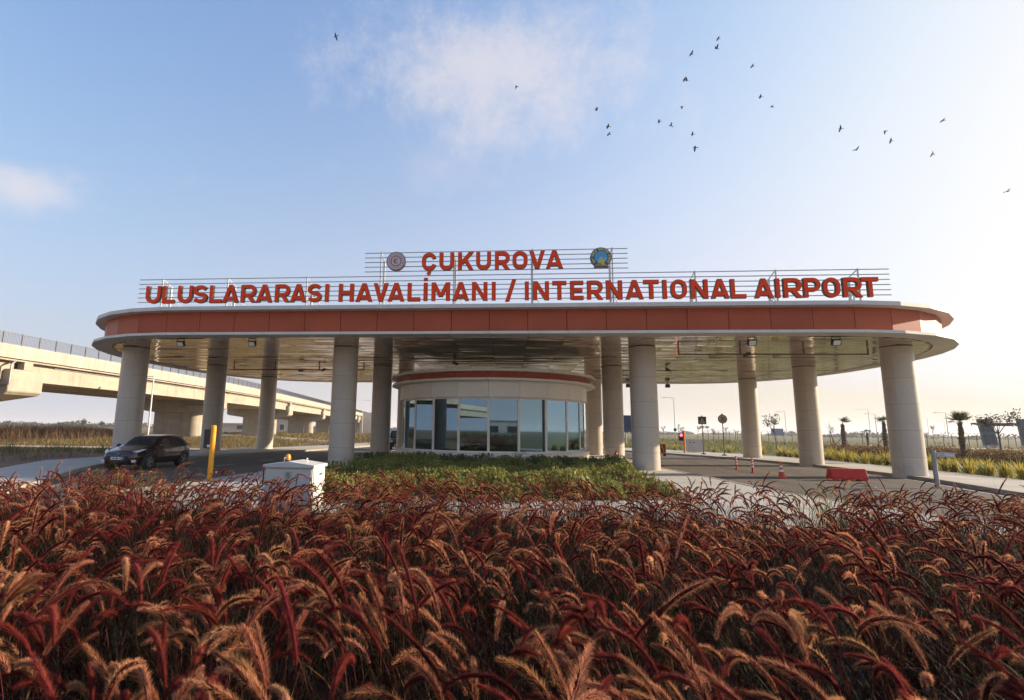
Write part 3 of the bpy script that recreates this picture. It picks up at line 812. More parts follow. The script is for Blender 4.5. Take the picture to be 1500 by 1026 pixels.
def add_stroke(mb, pts, s, x0, y, z0, depth, m):
    L, Rr = stroke_poly(pts, s); n = len(L)
    v = [(x0+p.x, y, z0+p.y) for p in L] + [(x0+p.x, y, z0+p.y) for p in Rr]
    v += [(x, yv+depth, z) for x, yv, z in v]
    f = []
    for i in range(n-1):
        f += [(i, n+i, n+i+1, i+1)[::-1], (2*n+i, 3*n+i, 3*n+i+1, 2*n+i+1), (i, i+1, 2*n+i+1, 2*n+i)[::-1], (n+i, 3*n+i, 3*n+i+1, n+i+1)[::-1]]
    f += [(0, 2*n, 3*n, n)[::-1], (n-1, 2*n-1, 4*n-1, 3*n-1)[::-1]]
    mb.add(v, f, m)
def add_diag(mb, D, s, x0, y, z0, depth, m, grow=0):
    """slanting bar with level ends"""
    _, xa, za, xb, zb = D
    hw = (s/2)*math.hypot(xb-xa, zb-za)/abs(zb-za)+grow; sg = 1 if zb > za else -1
    P = [(xa-hw, za-sg*grow), (xa+hw, za-sg*grow), (xb+hw, zb+sg*grow), (xb-hw, zb+sg*grow)]
    mb.extrude([(x0+x, y, z0+z) for x, z in P], (0, depth, 0), m)
SX, SY = -0.95, 22.2
sign = thing('roof_sign', 'steel rail sign with red letters standing on the front of the canopy roof', 'sign', (SX, SY, 7.27))
SO = Vector((SX, SY, 7.27))
LOW = [('U', -16.925, -16.211), ('L', -16.104, -15.52), ('U', -15.351, -14.646), ('S', -14.602, -13.92), ('L', -13.796, -13.222), ('A', -13.179, -12.413), ('R', -12.291, -11.591), ('A', -11.56, -10.816), ('R', -10.671, -9.992), ('A', -9.95, -9.216), ('S', -9.139, -8.504), ('I', -8.341, -8.158), ('H', -7.692, -7.029), ('A', -6.912, -6.166), ('V', -6.108, -5.442), ('A', -5.448, -4.711), ('L', -4.556, -3.996), ('İ', -3.848, -3.677), ('M', -3.484, -2.691), ('A', -2.567, -1.831), ('N', -1.697, -1.038), ('I', -0.833, -0.672), ('/', -0.243, 0.215), ('I', 0.6, 0.764), ('N', 0.967, 1.622), ('T', 1.774, 2.381), ('E', 2.543, 3.098), ('R', 3.259, 3.901), ('N', 4.061, 4.714), ('A', 4.857, 5.596), ('T', 5.611, 6.24), ('I', 6.387, 6.564), ('O', 6.731, 7.369), ('N', 7.541, 8.221), ('A', 8.353, 9.082), ('L', 9.153, 9.753), ('A', 10.089, 10.829), ('I', 10.909, 11.114), ('R', 11.248, 11.953), ('P', 12.038, 12.686), ('O', 12.792, 13.44), ('R', 13.566, 14.273), ('T', 14.273, 14.928)]
UPP = [('Ç', -3.946, -3.319), ('U', -3.159, -2.527), ('K', -2.326, -1.652), ('U', -1.522, -0.889), ('R', -0.695, -0.062), ('O', 0.075, 0.713), ('V', 0.804, 1.474), ('A', 1.514, 2.248)]
def letter(ch, x0, x1, zb, h, s=.15):
    w = x1-x0
    if ch in 'Iİ': s_ = s
    else: s_ = s
    mb = MB()
    paths = stroke_pts(ch, w, h, s_)
    ox, oz = x0-SX, zb-SO.z
    k = 0
    def put(pts, ss=s_):
        nonlocal k
        e = .004*k; k += 1
        if pts[0] == 'D':
            add_diag(mb, pts, ss, ox, .0+e, oz, .12, 1, .013); add_diag(mb, pts, ss, ox, -.012+e*.5, oz, .0115, 0); return
        add_stroke(mb, pts, ss+.026, ox, .0+e, oz, .13, 1)
        add_stroke(mb, pts, ss, ox, -.012+e*.5, oz, .0115, 0)
    for p in paths: put(p)
    if ch == 'İ': put([(w/2, h*1.12), (w/2, h*1.28)])
    if ch == 'Ç': put([(w*.56, s*.2), (w*.52, -.12*h), (w*.42, -.24*h)], .12)
    # push along y: letters stand in front of the rails
    mb.v = [(x, y-.16, z) for x, y, z in mb.v]
    return mb.build('letter', [M['sign_red'], M['sign_side']], sign)
for ch, a, b in LOW:
    f = (a+17)/32
    letter(ch, a, b, 7.475-.035*f, .815)
for ch, a, b in UPP: letter(ch, a, b, 8.85, .80)
for z in (7.58, 7.80, 8.02, 8.24, 8.46, 8.68):
    mb = MB(); mb.tube([(-17.5-SX, .12, z-SO.z), (15.55-SX, .12, z-SO.z)], .024, 8); mb.build('rail', M['steel'], sign, smooth=40)
for z in (8.90, 9.12, 9.34, 9.56, 9.78):
    mb = MB(); mb.tube([(-6.63-SX, .12, z-SO.z), (5.05-SX, .12, z-SO.z)], .024, 8); mb.build('rail', M['steel'], sign, smooth=40)
for i, x in enumerate((-16.38, -13.15, -9.34, -5.9, -2.55, .94, 4.4, 7.84, 11.13, 14.38)):
    top = 9.86 if 3 <= i <= 6 else 8.74
    bx = .62
    mb = MB()
    X_ = x-SX
    mb.box((X_-.025, .15, 0), (X_+.025, .19, top-SO.z))
    mb.box((X_-.04, .15+bx, 0), (X_+.04, .23+bx, top-.24-SO.z))
    mb.tube([(X_, .17, top-SO.z-.03), (X_, .19+bx, top-.24-SO.z)], .025, 6)
    mb.tube([(X_, .17, .55), (X_, .19+bx, .12)], .022, 6)
    mb.tube([(X_, .19+bx, .9), (X_+.55, .6+bx, .0)], .02, 6)
    mb.box((X_-.1, .08, -.004), (X_+.1, .32+bx, .012))
    mb.build('support_frame', M['steel'], sign)
# ministry style round emblem: ring of dots, crescent and rosette
def disc(mb, cx, cz, r, y, d, m, n=40): 
    mb.extrude([(cx+r*math.cos(2*PI*i/n), y, cz+r*math.sin(2*PI*i/n)) for i in range(n)], (0, d, 0), m)
def ring(mb, cx, cz, r0, r1, y, d, m, n=40):
    o = len(mb.v)
    for r in (r0, r1):
        for yy_ in (y, y+d):
            for i in range(n): mb.v.append((cx+r*math.cos(2*PI*i/n), yy_, cz+r*math.sin(2*PI*i/n)))
    for i in range(n):
        j = (i+1) % n
        for q in ((i, j, 2*n+j, 2*n+i), (2*n+i, 2*n+j, 3*n+j, 3*n+i), (n+i, 3*n+i, 3*n+j, n+j), (i, n+i, n+j, j)):
            mb.f.append(tuple(o+k for k in q)); mb.m.append(m)
EM = [mat('emblem_white', (.58, .52, .54), .5), mat('emblem_plum', (.30, .16, .17), .5), mat('emblem_rim', (.12, .09, .09), .5), mat('emblem_red', (.35, .03, .03), .5)]
mb = MB(); cx, cz = -5.12-SX, 9.28-SO.z
disc(mb, cx, cz, .435, -.20, .14, 2); disc(mb, cx, cz, .40, -.212, .011, 0); ring(mb, cx, cz, .20, .245, -.219, .006, 1); ring(mb, cx, cz, .385, .41, -.219, .006, 1)
for i in range(16): disc(mb, cx+.322*math.cos(2*PI*i/16), cz+.322*math.sin(2*PI*i/16), .022, -.219, .006, 3, 10)
for i in range(24):
    q = 2*PI*i/24; disc(mb, cx+.265*math.cos(q), cz+.265*math.sin(q), .016, -.2185, .006, 1, 8)
cres = [(cx+.02+.135*math.cos(q), cz+.125*math.sin(q)) for q in np.linspace(math.radians(55), math.radians(305), 20)] + [(cx+.05+.10*math.cos(q), cz+.095*math.sin(q)) for q in np.linspace(math.radians(300), math.radians(60), 16)]
for i in range(17):
    a, b = cres[i], cres[i+1]; c, d = cres[-1-i] if i < 16 else cres[20], cres[-2-i] if i+1 < 16 else cres[20]
    mb.extrude([(a[0], -.219, a[1]), (b[0], -.219, b[1]), (d[0], -.219, d[1]), (c[0], -.219, c[1])], (0, .006, 0), 3)
for k in range(5):
    mb.extrude([(cx-.03+.012*k, -.2195, cz-.07+.01*k), (cx-.02+.012*k, -.2195, cz-.07+.01*k), (cx+.02+.012*k, -.2195, cz+.07-.012*k), (cx+.01+.012*k, -.2195, cz+.07-.012*k)], (0, .006, 0), 1)
mb.build('emblem', EM, sign, label='round white and plum emblem left of the upper word')
EB = [mat('emblem_sky', (.01, .36, .70), .4), mat('emblem_olive', (.24, .21, .115), .5), mat('emblem_navy', (.012, .03, .13), .5), mat('emblem_gold', (.62, .47, .07), .4), mat('emblem_rim2', (.11, .09, .075), .5), mat('emblem_cream', (.50, .43, .20), .5)]
mb = MB(); cx, cz = 3.86-SX, 9.29-SO.z
disc(mb, cx, cz, .45, -.20, .14, 4); disc(mb, cx, cz, .425, -.212, .011, 1); disc(mb, cx, cz, .30, -.22, .007, 2); disc(mb, cx, cz, .278, -.227, .006, 0)
for i in range(30):
    q = math.radians(-40 + 260*i/29)
    if i in (5, 12, 20, 26): continue
    c0, c1 = cx+.362*math.cos(q), cz+.362*math.sin(q)
    e = Vector((math.cos(q), math.sin(q)))*.042; f_ = Vector((-e.y, e.x))*(.42 if i % 3 else .65)
    mb.extrude([(c0-e.x-f_.x, -.219, c1-e.y-f_.y), (c0+e.x-f_.x, -.219, c1+e.y-f_.y), (c0+e.x+f_.x, -.219, c1+e.y+f_.y), (c0-e.x+f_.x, -.219, c1-e.y+f_.y)], (0, .006, 0), 5)
for q in (25, 115, 180, 228, -48):
    q = math.radians(q); c0, c1 = cx+.362*math.cos(q), cz+.362*math.sin(q); e = Vector((math.cos(q), math.sin(q)))*.06; f_ = Vector((-e.y, e.x))*.5
    mb.extrude([(c0-e.x-f_.x, -.221, c1-e.y-f_.y), (c0+e.x-f_.x, -.221, c1+e.y-f_.y), (c0+e.x+f_.x, -.221, c1+e.y+f_.y), (c0-e.x+f_.x, -.221, c1-e.y+f_.y)], (0, .008, 0), 2)
mb.extrude([(cx-.19, -.231, cz+.10), (cx-.04, -.231, cz+.085), (cx+.04, -.231, cz+.085), (cx+.19, -.231, cz+.10), (cx+.19, -.231, cz+.112), (cx, -.231, cz+.125), (cx-.19, -.231, cz+.112)], (0, .004, 0), 1)
disc(mb, cx, cz+.105, .03, -.235, .003, 1, 12)
mb.extrude([(cx-.17, -.236, cz-.43), (cx+.22, -.236, cz-.43), (cx+.10, -.236, cz-.24), (cx+.24, -.236, cz-.03), (cx+.20, -.236, cz-.02), (cx+.06, -.236, cz-.16), (cx+.05, -.236, cz+.0), (cx+.02, -.236, cz+.03), (cx-.04, -.236, cz+.0), (cx-.10, -.236, cz-.1), (cx-.12, -.236, cz-.25)], (0, .008, 0), 3)
mb.extrude([(cx-.06, -.240, cz-.02), (cx-.02, -.240, cz+.02), (cx+.03, -.240, cz-.1), (cx-.02, -.240, cz-.14)], (0, .003, 0), 5)
mb.extrude([(cx-.20, -.244, cz-.40), (cx+.05, -.244, cz-.40), (cx-.02, -.244, cz-.24), (cx-.10, -.244, cz-.26)], (0, .004, 0), 1)
mb.box((cx-.30, -.25, cz-.47), (cx+.30, -.06, cz-.40), 4); mb.box((cx-.26, -.256, cz-.40), (cx+.26, -.08, cz-.36), 1)
mb.build('emblem', EB, sign, label='blue and gold round emblem right of the upper word')

# ------------------------------------------------------------------ booth
BX, BY = -1.2, 33.5
booth = thing('control_booth', 'round control booth with band of blue windows under the gate canopy', 'booth', (BX, BY, 0))
NF = 22
def bring(r): return [(r*math.sin(2*PI*i/NF), -r*math.cos(2*PI*i/NF)) for i in range(NF)]
def bfacet(name, i, r0, r1, z0, z1, m, gap, parent=booth):
    a, b = bring(r0), bring(r1); j = (i+1) % NF
    mb = MB(); mb.prism([lerp2(a[i], a[j], gap), lerp2(a[i], a[j], 1-gap), lerp2(b[i], b[j], 1-gap), lerp2(b[i], b[j], gap)], z0, z1)
    return mb.build(name, m, parent)
def glass_mat():
    m = bpy.data.materials.new('tinted_glass'); m.use_nodes = True; nt = m.node_tree; nt.nodes.clear()
    out = nt.nodes.new('ShaderNodeOutputMaterial'); g = nt.nodes.new('ShaderNodeBsdfGlossy'); g.inputs['Roughness'].default_value = .012; g.inputs['Color'].default_value = (.30, .47, .62, 1)
    t = nt.nodes.new('ShaderNodeBsdfTransparent'); t.inputs['Color'].default_value = (.10, .16, .16, 1)
    f = nt.nodes.new('ShaderNodeFresnel'); f.inputs['IOR'].default_value = 1.9
    ad = nt.nodes.new('ShaderNodeMath'); ad.operation = 'MULTIPLY_ADD'; ad.inputs[1].default_value = .5; ad.inputs[2].default_value = .42; ad.use_clamp = True
    nt.links.new(f.outputs[0], ad.inputs[0])
    ms = nt.nodes.new('ShaderNodeMixShader'); nt.links.new(ad.outputs[0], ms.inputs[0]); nt.links.new(t.outputs[0], ms.inputs[1]); nt.links.new(g.outputs[0], ms.inputs[2]); nt.links.new(ms.outputs[0], out.inputs['Surface'])
    return m
M['glass'] = glass_mat()
for i in range(NF):
    bfacet('base_panel', i, 5.98, 5.80, 0.0, .655, M['cream'], .004)
    bfacet('sill', i, 6.03, 5.55, .657, .70, M['booth_trim'], .001)
    w = bfacet('window', i, 5.68, 5.655, .76, 3.54, M['glass'], .045)
    mb = MB(); a, b = bring(5.72), bring(5.60); j = (i+1) % NF
    for g0, g1 in ((.0, .04), (.96, 1.0)):
        mb.prism([lerp2(a[i], a[j], g0), lerp2(a[i], a[j], g1), lerp2(b[i], b[j], g1), lerp2(b[i], b[j], g0)], .702, 3.615)
    for z0, z1 in ((.702, .765), (3.53, 3.615)):
        mb.prism([lerp2(a[i], a[j], .041), lerp2(a[i], a[j], .959), lerp2(b[i], b[j], .959), lerp2(b[i], b[j], .041)], z0, z1)
    mb.build('frame', M['cream'], w)
    bfacet('upper_panel', i, 5.88, 5.70, 3.62, 4.478, M['cream'], .004)
    bfacet('lower_trim', i, 6.42, 5.6, 4.48, 4.60, M['booth_trim'], .001)
    bfacet('fascia_panel', i, 6.10, 6.0, 4.603, 4.95, M['red_panel'], .005)
    bfacet('roof_trim', i, 6.45, 5.6, 4.953, 5.10, M['booth_trim'], .001)
mb = MB(); mb.prism(bring(5.65), 4.62, 5.06); mb.build('roof', M['roof_grey'], booth)
mb = MB(); mb.prism(bring(5.6), 3.60, 3.66); mb.build('ceiling', M['wall_beige'], booth)
mb = MB(); mb.prism(bring(5.6), .10, .16); mb.build('floor', M['grey_paint'], booth)
mb = MB(); mb.prism([(2.2*math.cos(k), 2.2*math.sin(k)) for k in np.linspace(0, 2*PI, 12, endpoint=False)], .162, 3.598); mb.build('core_wall', M['wall_beige'], booth)
mb = MB()
a, b = bring(5.3), bring(4.7)
for i in (20, 21, 0, 1): 
    mb.prism([a[i], a[(i+1) % NF], b[(i+1) % NF], b[i]], .85, .90)
mb.build('counter', M['grey_paint'], booth)

# ------------------------------------------------------------------ parked hatchback
CARP = [mat('burgundy_paint', (.028, .006, .008), .22, .35, coat=.8), M['black_plastic']]
def make_car():
    t = thing('parked_car', 'dark burgundy hatchback on the left lane in front of the far left column', 'car', (-16.25, 20.55, .01), math.radians(93))
    # local x: nose at 0, tail at 4; after the turn the nose points at the viewer
    ST = [(0.00, .30, .60, .66, .56, .50), (.10, .22, .66, .75, .70, .60), (.32, .19, .72, .82, .79, .68), (.75, .18, .80, .91, .84, .72), (1.08, .18, .86, .97, .86, .76),
          (1.45, .18, .89, 1.18, .865, .66), (1.85, .18, .91, 1.38, .87, .60), (2.35, .18, .93, 1.45, .87, .59), (2.9, .18, .95, 1.45, .87, .58), (3.35, .18, .98, 1.425, .865, .575), (3.74, .20, 1.0, 1.34, .85, .56), (3.96, .26, .98, 1.08, .81, .64), (4.03, .36, .84, .88, .73, .58)]
    def ringp(st, o=0.0):
        x, zb, zs, zt, hw, ht = st
        r = [(.0, zb), (hw-.12, zb), (hw-.02, zb+.10), (hw, .52), (hw-.01, zs-.1), (hw-.05, zs), (ht+.02, zt-.05), (ht-.08, zt-.008), (0, zt)]
        return [(x, y+o*(1 if y > .05 else 0), z) for y, z in r]
    mb = MB(); n = 9
    for sgn in (1, -1):
        o = len(mb.v)
        for st in ST:
            for x, y, z in ringp(st): mb.v.append((x, y*sgn, z))
        for i in range(len(ST)-1):
            for k in range(n-1):
                q = (o+i*n+k, o+i*n+k+1, o+(i+1)*n+k+1, o+(i+1)*n+k)
                mb.f.append(q if sgn < 0 else q[::-1])
                mb.m.append(1 if k == 0 else 0)
        for e, rv in ((0, sgn > 0), (len(ST)-1, sgn < 0)):
            q = tuple(range(o+e*n, o+e*n+n)); mb.f.append(q if rv else q[::-1]); mb.m.append(0)
    # weld
    me = mb.mesh('body', CARP, 42)
    import bmesh
    bm = bmesh.new(); bm.from_mesh(me); bmesh.ops.remove_doubles(bm, verts=bm.verts, dist=.0005); bmesh.ops.recalc_face_normals(bm, faces=bm.faces); bm.to_mesh(me); bm.free()
    body = link('body', me, t)
    s_ = body.modifiers.new('smooth', 'SUBSURF'); s_.levels = 1; s_.render_levels = 2
    G = M['window_dark']
    def st_at(x):
        for a, b in zip(ST, ST[1:]):
            if a[0] <= x <= b[0]:
                f = (x-a[0])/(b[0]-a[0]); return tuple(a[k]+(b[k]-a[k])*f for k in range(6))
    # windscreen and rear screen
    def roof_sheet(name, x0, x1, m, par, dz=.014):
        mb = MB(); xs_ = np.linspace(x0, x1, 6); o = 0
        for x in xs_:
            _, _, zs, zt, hw, ht = st_at(x)
            for f in (-.92, -.6, 0, .6, .92): mb.v.append((x, f*ht, zt - .05*abs(f)**3 + dz))
        for i in range(5):
            for k in range(4): mb.f.append((i*5+k, (i+1)*5+k, (i+1)*5+k+1, i*5+k+1)); mb.m.append(0)
        return mb.build(name, m, par, smooth=50)
    roof_sheet('windscreen', 1.10, 1.80, G, t); roof_sheet('rear_screen', 3.52, 3.92, G, t, .02)
    for sgn in (1, -1):
        def side(name, pts, m, par, off=.012):
            mb = MB(); v = []
            for x, f in pts:
                _, _, zs, zt, hw, ht = st_at(x)
                if f <= 1: y = hw-.05+(ht+.02-hw+.05)*f; z = zs+(zt-.05-zs)*f
                v.append((x, sgn*(y+off), z))
            mb.add(v, [tuple(range(len(v)))[::-1] if sgn < 0 else tuple(range(len(v)))]); return mb.build(name, m, par)
        side('side_window', [(1.42, .08), (2.28, .06), (2.28, .86), (1.92, .84), (1.62, .55)], G, t)
        side('side_window', [(2.36, .06), (3.18, .10), (3.18, .80), (2.36, .86)], G, t)
        side('side_window', [(3.24, .12), (3.52, .22), (3.42, .62), (3.24, .78)], G, t)
        # doors: pressed skins standing 4 mm proud
        for x0, x1 in ((1.28, 2.30), (2.325, 3.12)):
            mb = MB(); xs_ = np.linspace(x0, x1, 5)
            for x in xs_:
                _, zb, zs, zt, hw, ht = st_at(x)
                for y, z in ((hw-.035, zb+.09), (hw, .40), (hw+.002, .52), (hw-.012, .70), (hw-.012, zs-.12), (hw-.05, zs-.015)): mb.v.append((x, sgn*(y+.006), z))
            for i in range(4):
                for k in range(5):
                    q = (i*6+k, i*6+k+1, (i+1)*6+k+1, (i+1)*6+k); mb.f.append(q if sgn > 0 else q[::-1]); mb.m.append(0)
            d = mb.build('door', CARP[0], t, smooth=40)
            mb = MB(); xh = x1-.2; hw = st_at(xh)[4]; mb.box((xh, sgn*(hw+.0)-.02, .80), (xh+.15, sgn*(hw+.0)+.02, .825)); h = mb.build('handle', CARP[0], d)
        mb = MB(); mb.ball((1.38, sgn*.98, .98), .09, .11, .075); mb.box((1.36, sgn*.86-.06, .93), (1.42, sgn*.92+.04, .96)); mb.build('mirror', CARP[0], t, smooth=60)
        for xw in (.80, 3.32):
            hw = st_at(xw)[4]
            yc = sgn*(hw-.085)
            mb = MB(); mb.tube([(xw, sgn*(hw-.25), .315), (xw, sgn*(hw+.006), .315)], .375, 28); mb.build('wheel_arch', M['dark_gap'], t, smooth=40)
            w = thing('wheel', None, None, (xw, sgn*(hw-.09), .31)); w.parent = t
            mb = MB()
            prof = [(-.10, .23), (-.105, .29), (-.075, .31), (.075, .31), (.105, .29), (.112, .225)]
            mb.tube([(0, sgn*a, 0) for a, r in prof], [r for a, r in prof], 28); mb.build('tyre', M['rubber'], w, smooth=50)
            mb = MB()
            mb.tube([(0, sgn*.113, 0), (0, sgn*.126, 0)], .06, 14)
            for k in range(5):
                for dq in (-.13, .13):
                    q = 2*PI*k/5+dq; c_, s__ = math.cos(q), math.sin(q)
                    a = Vector((c_*.05, sgn*.118, s__*.05)); b = Vector((math.cos(q+dq*.6)*.205, sgn*.118, math.sin(q+dq*.6)*.205)); e = Vector((-s__, 0, c_))*.014
                    mb.extrude([tuple(a-e), tuple(b-e), tuple(b+e), tuple(a+e)], (0, sgn*.008, 0))
            o = len(mb.v)
            nn = 28
            for r in (.202, .222):
                for k in range(nn): mb.v.append((r*math.cos(2*PI*k/nn), sgn*.124, r*math.sin(2*PI*k/nn)))
            for k in range(nn): mb.f.append((o+k, o+(k+1) % nn, o+nn+(k+1) % nn, o+nn+k)); mb.m.append(0)
            mb.build('rim', M['galv'], w)
        # headlamps swept back over the wings
        mb = MB(); v = [(.13, sgn*.50, .675), (.20, sgn*.68, .70), (.42, sgn*.80, .79), (.62, sgn*.815, .85), (.40, sgn*.72, .835), (.20, sgn*.52, .765)]
        v2 = [(x-.03, y+sgn*.02, z+.012) for x, y, z in v]
        mb.add(v+v2, [tuple(range(6)), tuple(range(6, 12))[::-1]] + [(i, (i+1) % 6, 6+(i+1) % 6, 6+i)[::-1] for i in range(6)])
        mb.build('headlight', mat('headlamp_glass', (.50, .48, .45), .15, coat=.5), t, smooth=30)
        mb = MB(); mb.box((.03, sgn*.60-.10, .40), (.13, sgn*.60+.10, .425)); mb.box((.04, sgn*.64-.06, .33), (.12, sgn*.64+.06, .40)); mb.build('fog_lamp', M['lens'], t)
        mb = MB(); v = [(3.83, sgn*.80, .86), (3.95, sgn*.76, .84), (3.97, sgn*.66, .98), (3.86, sgn*.74, 1.04)]; mb.extrude(v, (.03, sgn*.03, 0)); mb.build('tail_light', M['red_plastic'], t)
    mb = MB(); mb.extrude([(-.012, -.46, .58), (-.012, .46, .58), (-.012, .36, .34), (-.012, -.36, .34)], (.05, 0, 0)); mb.build('grille', M['black_plastic'], t)
    mb = MB(); mb.box((-.045, -.26, .435), (-.013, .26, .545)); p = mb.build('number_plate', M['white_tape'], t)
    mb = MB(); mb.box((-.049, -.26, .437), (-.0455, -.215, .543)); mb.build('country_band', mat('plate_blue', (.02, .06, .30), .4), p)
    mb = MB()
    for k, (w, hgt) in enumerate(((.03, .06), (.03, .06), (.0, 0), (.045, .06), (.045, .06), (0, 0), (.03, .06), (.03, .06), (.03, .06))):
        if w: mb.box((-.049, -.19+.047*k, .46), (-.0455, -.19+.047*k+w, .46+hgt))
    mb.build('plate_characters', M['black_plastic'], p)
    mb = MB(); q = [2*PI*k/20 for k in range(20)]
    for i in range(20):
        a, b = q[i], q[(i+1) % 20]
        mb.extrude([(-.03, .085*math.cos(a), .655+.045*math.sin(a)), (-.03, .085*math.cos(b), .655+.045*math.sin(b)), (-.03, .07*math.cos(b), .655+.034*math.sin(b)), (-.03, .07*math.cos(a), .655+.034*math.sin(a))], (.05, 0, 0))
    for yv in (-.022, .022): mb.extrude([(-.03, yv-.018, .628), (-.03, yv-.006, .628), (-.03, yv+.012, .684), (-.03, yv, .684)], (.05, 0, 0))
    mb.extrude([(-.03, -.02, .651), (-.03, .02, .651), (-.03, .02, .66), (-.03, -.02, .66)], (.05, 0, 0)); mb.build('badge', M['galv'], t)
    return t
make_car()

# dark van glimpsed between the columns
van = thing('parked_van', 'dark van half hidden behind the booth-side column, seen through the gap', 'van', (-9.7, 44.6, .01), 0)
mb = MB(); sec = [(0, .35), (0, .95), (.5, 1.12), (1.0, 1.72), (1.5, 1.84), (4.2, 1.84), (4.4, .9), (4.4, .35)]
for sx in (1,): mb.extrude([(-.86, y, z) for y, z in sec], (1.72, 0, 0))
o_ = mb.build('body', mat('van_paint', (.012, .013, .016), .25, .2, coat=.6), van); bevel(o_, .07, 3)
mb = MB(); mb.extrude([(-.72, .53, 1.16), (.72, .53, 1.16), (.66, .94, 1.66), (-.66, .94, 1.66)], (0, -.04, .02)); mb.build('windscreen', mat('van_glass', (.05, .09, .14), .08, spec=.8), van)
for sx in (-1, 1):
    mb = MB(); mb.box((sx*.62-.16, -.03, .74), (sx*.62+.16, .02, .88)); mb.build('headlight', M['lens'], van)
    for yw in (.85, 3.5):
        mb = MB(); mb.tube([(sx*.70, yw, .33), (sx*.875, yw, .33)], .33, 20); mb.build('wheel', M['rubber'], van, smooth=40)
mb = MB(); mb.box((-.4, -.03, .52), (.4, .01, .70)); mb.build('grille', M['black_plastic'], van)
mb = MB(); mb.box((-.26, -.045, .42), (.26, -.031, .52)); mb.build('number_plate', M['white_tape'], van)

# ------------------------------------------------------------------ lane signal on the left: yellow post, black box
t = thing('lane_signal', 'yellow post with a black signal box on its left by the left lane', 'traffic signal', (-9.72, 16.43, .12))
mb = MB(); mb.cyl((0, 0, 0), .082, 1.74, 20); mb.lathe([(.082, 1.7405), (.07, 1.765), (.03, 1.78)], n=20); mb.cyl((0, 0, 0), .15, .02, 20); mb.build('post', M['yellow_post'], t, smooth=40)
mb = MB(); mb.extrude([(-.40, .14, 1.03), (-.11, .14, 1.00), (-.11, .14, 1.66), (-.20, .14, 1.70), (-.22, .14, 1.64), (-.40, .14, 1.64)], (0, .18, 0)); h = mb.build('signal_head', M['black_plastic'], t)
mb = MB(); mb.tube([(-.28, .321, 1.48), (-.28, .42, 1.48)], .10, 18); mb.tube([(-.28, .321, 1.2), (-.28, .42, 1.2)], .10, 18); mb.build('hood', M['black_plastic'], h, smooth=40)
mb = MB(); mb.box((-.27, .131, 1.06), (-.17, .1395, 1.14)); mb.build('label_plate', M['white_tape'], h)
mb = MB(); mb.box((-.11, .10, 1.1), (-.05, .2, 1.16)); mb.box((-.11, .10, 1.5), (-.05, .2, 1.56)); mb.build('bracket', M['galv'], t)

# electrical cabinet with beacon
t = thing('electrical_cabinet', 'white electrical cabinet with an amber beacon behind the left part of the grass', 'cabinet', (-4.51, 10.82, .128))
t.scale = (.84, .96, .945)
mb = MB(); mb.box((-.60, -.36, .06), (.60, .36, .965)); b_ = mb.build('body', M['white_paint'], t); bevel(b_, .012)
mb = MB(); mb.box((-.62, -.38, 0), (.62, .38, .06)); mb.build('plinth', M['grey_paint'], t)
mb = MB(); mb.extrude([(-.645, -.41, .967), (.645, -.41, .967), (.645, -.41, 1.03), (0, -.41, 1.105), (-.645, -.41, 1.03)], (0, .82, 0)); r_ = mb.build('roof', M['white_paint'], t); bevel(r_, .01)
for sx in (-.28, .30):
    mb = MB(); q = [2*PI*k/12 for k in range(13)]
    mb.tube([(sx, -.05+.035*math.cos(a), 1.105+.02*abs(1)+.035*math.sin(a)) for a in q], .010, 6, cap=False); mb.cyl((sx, -.05, 1.06), .022, .035, 8); mb.build('lifting_eye', M['white_paint'], t, smooth=40)
mb = MB(); mb.cyl((-.16, -.12, 1.075), .075, .045, 16); be = mb.build('beacon_base', M['black_plastic'], t, smooth=40)
mb = MB(); mb.lathe([(.062, 1.1205), (.066, 1.15), (.062, 1.20), (.045, 1.235), (.012, 1.25)], (-.16, -.12, 0), 16); mb.build('beacon_lens', M['amber'], be, smooth=60)
mb = MB(); mb.box((-.565, -.378, .10), (.565, -.361, .93)); d_ = mb.build('door', M['white_paint'], t)
mb = MB(); mb.box((-.085, -.388, .74), (.075, -.3785, .90)); p_ = mb.build('notice_plate', mat('plate_yellowish', (.50, .48, .36), .5), d_)
mb = MB(); mb.box((-.06, -.392, .765), (.05, -.3885, .875)); mb.build('notice', mat('plate_green', (.26, .28, .22), .5), p_)
mb = MB(); mb.box((.601, -.32, .10), (.617, .32, .93)); d2 = mb.build('door', M['white_paint'], t)
mb = MB()
for k in range(3): mb.box((.618, -.02+.06*k, .80), (.626, .02+.06*k, .835))
mb.build('vent', M['dark_gap'], d2)
mb = MB(); mb.box((.618, .24, .42), (.64, .27, .58)); mb.build('handle', M['black_plastic'], d2)
mb = MB(); mb.box((.56, -.385, .25), (.595, -.362, .33)); mb.box((.56, -.385, .7), (.595, -.362, .78)); mb.build('hinge', M['galv'], t)

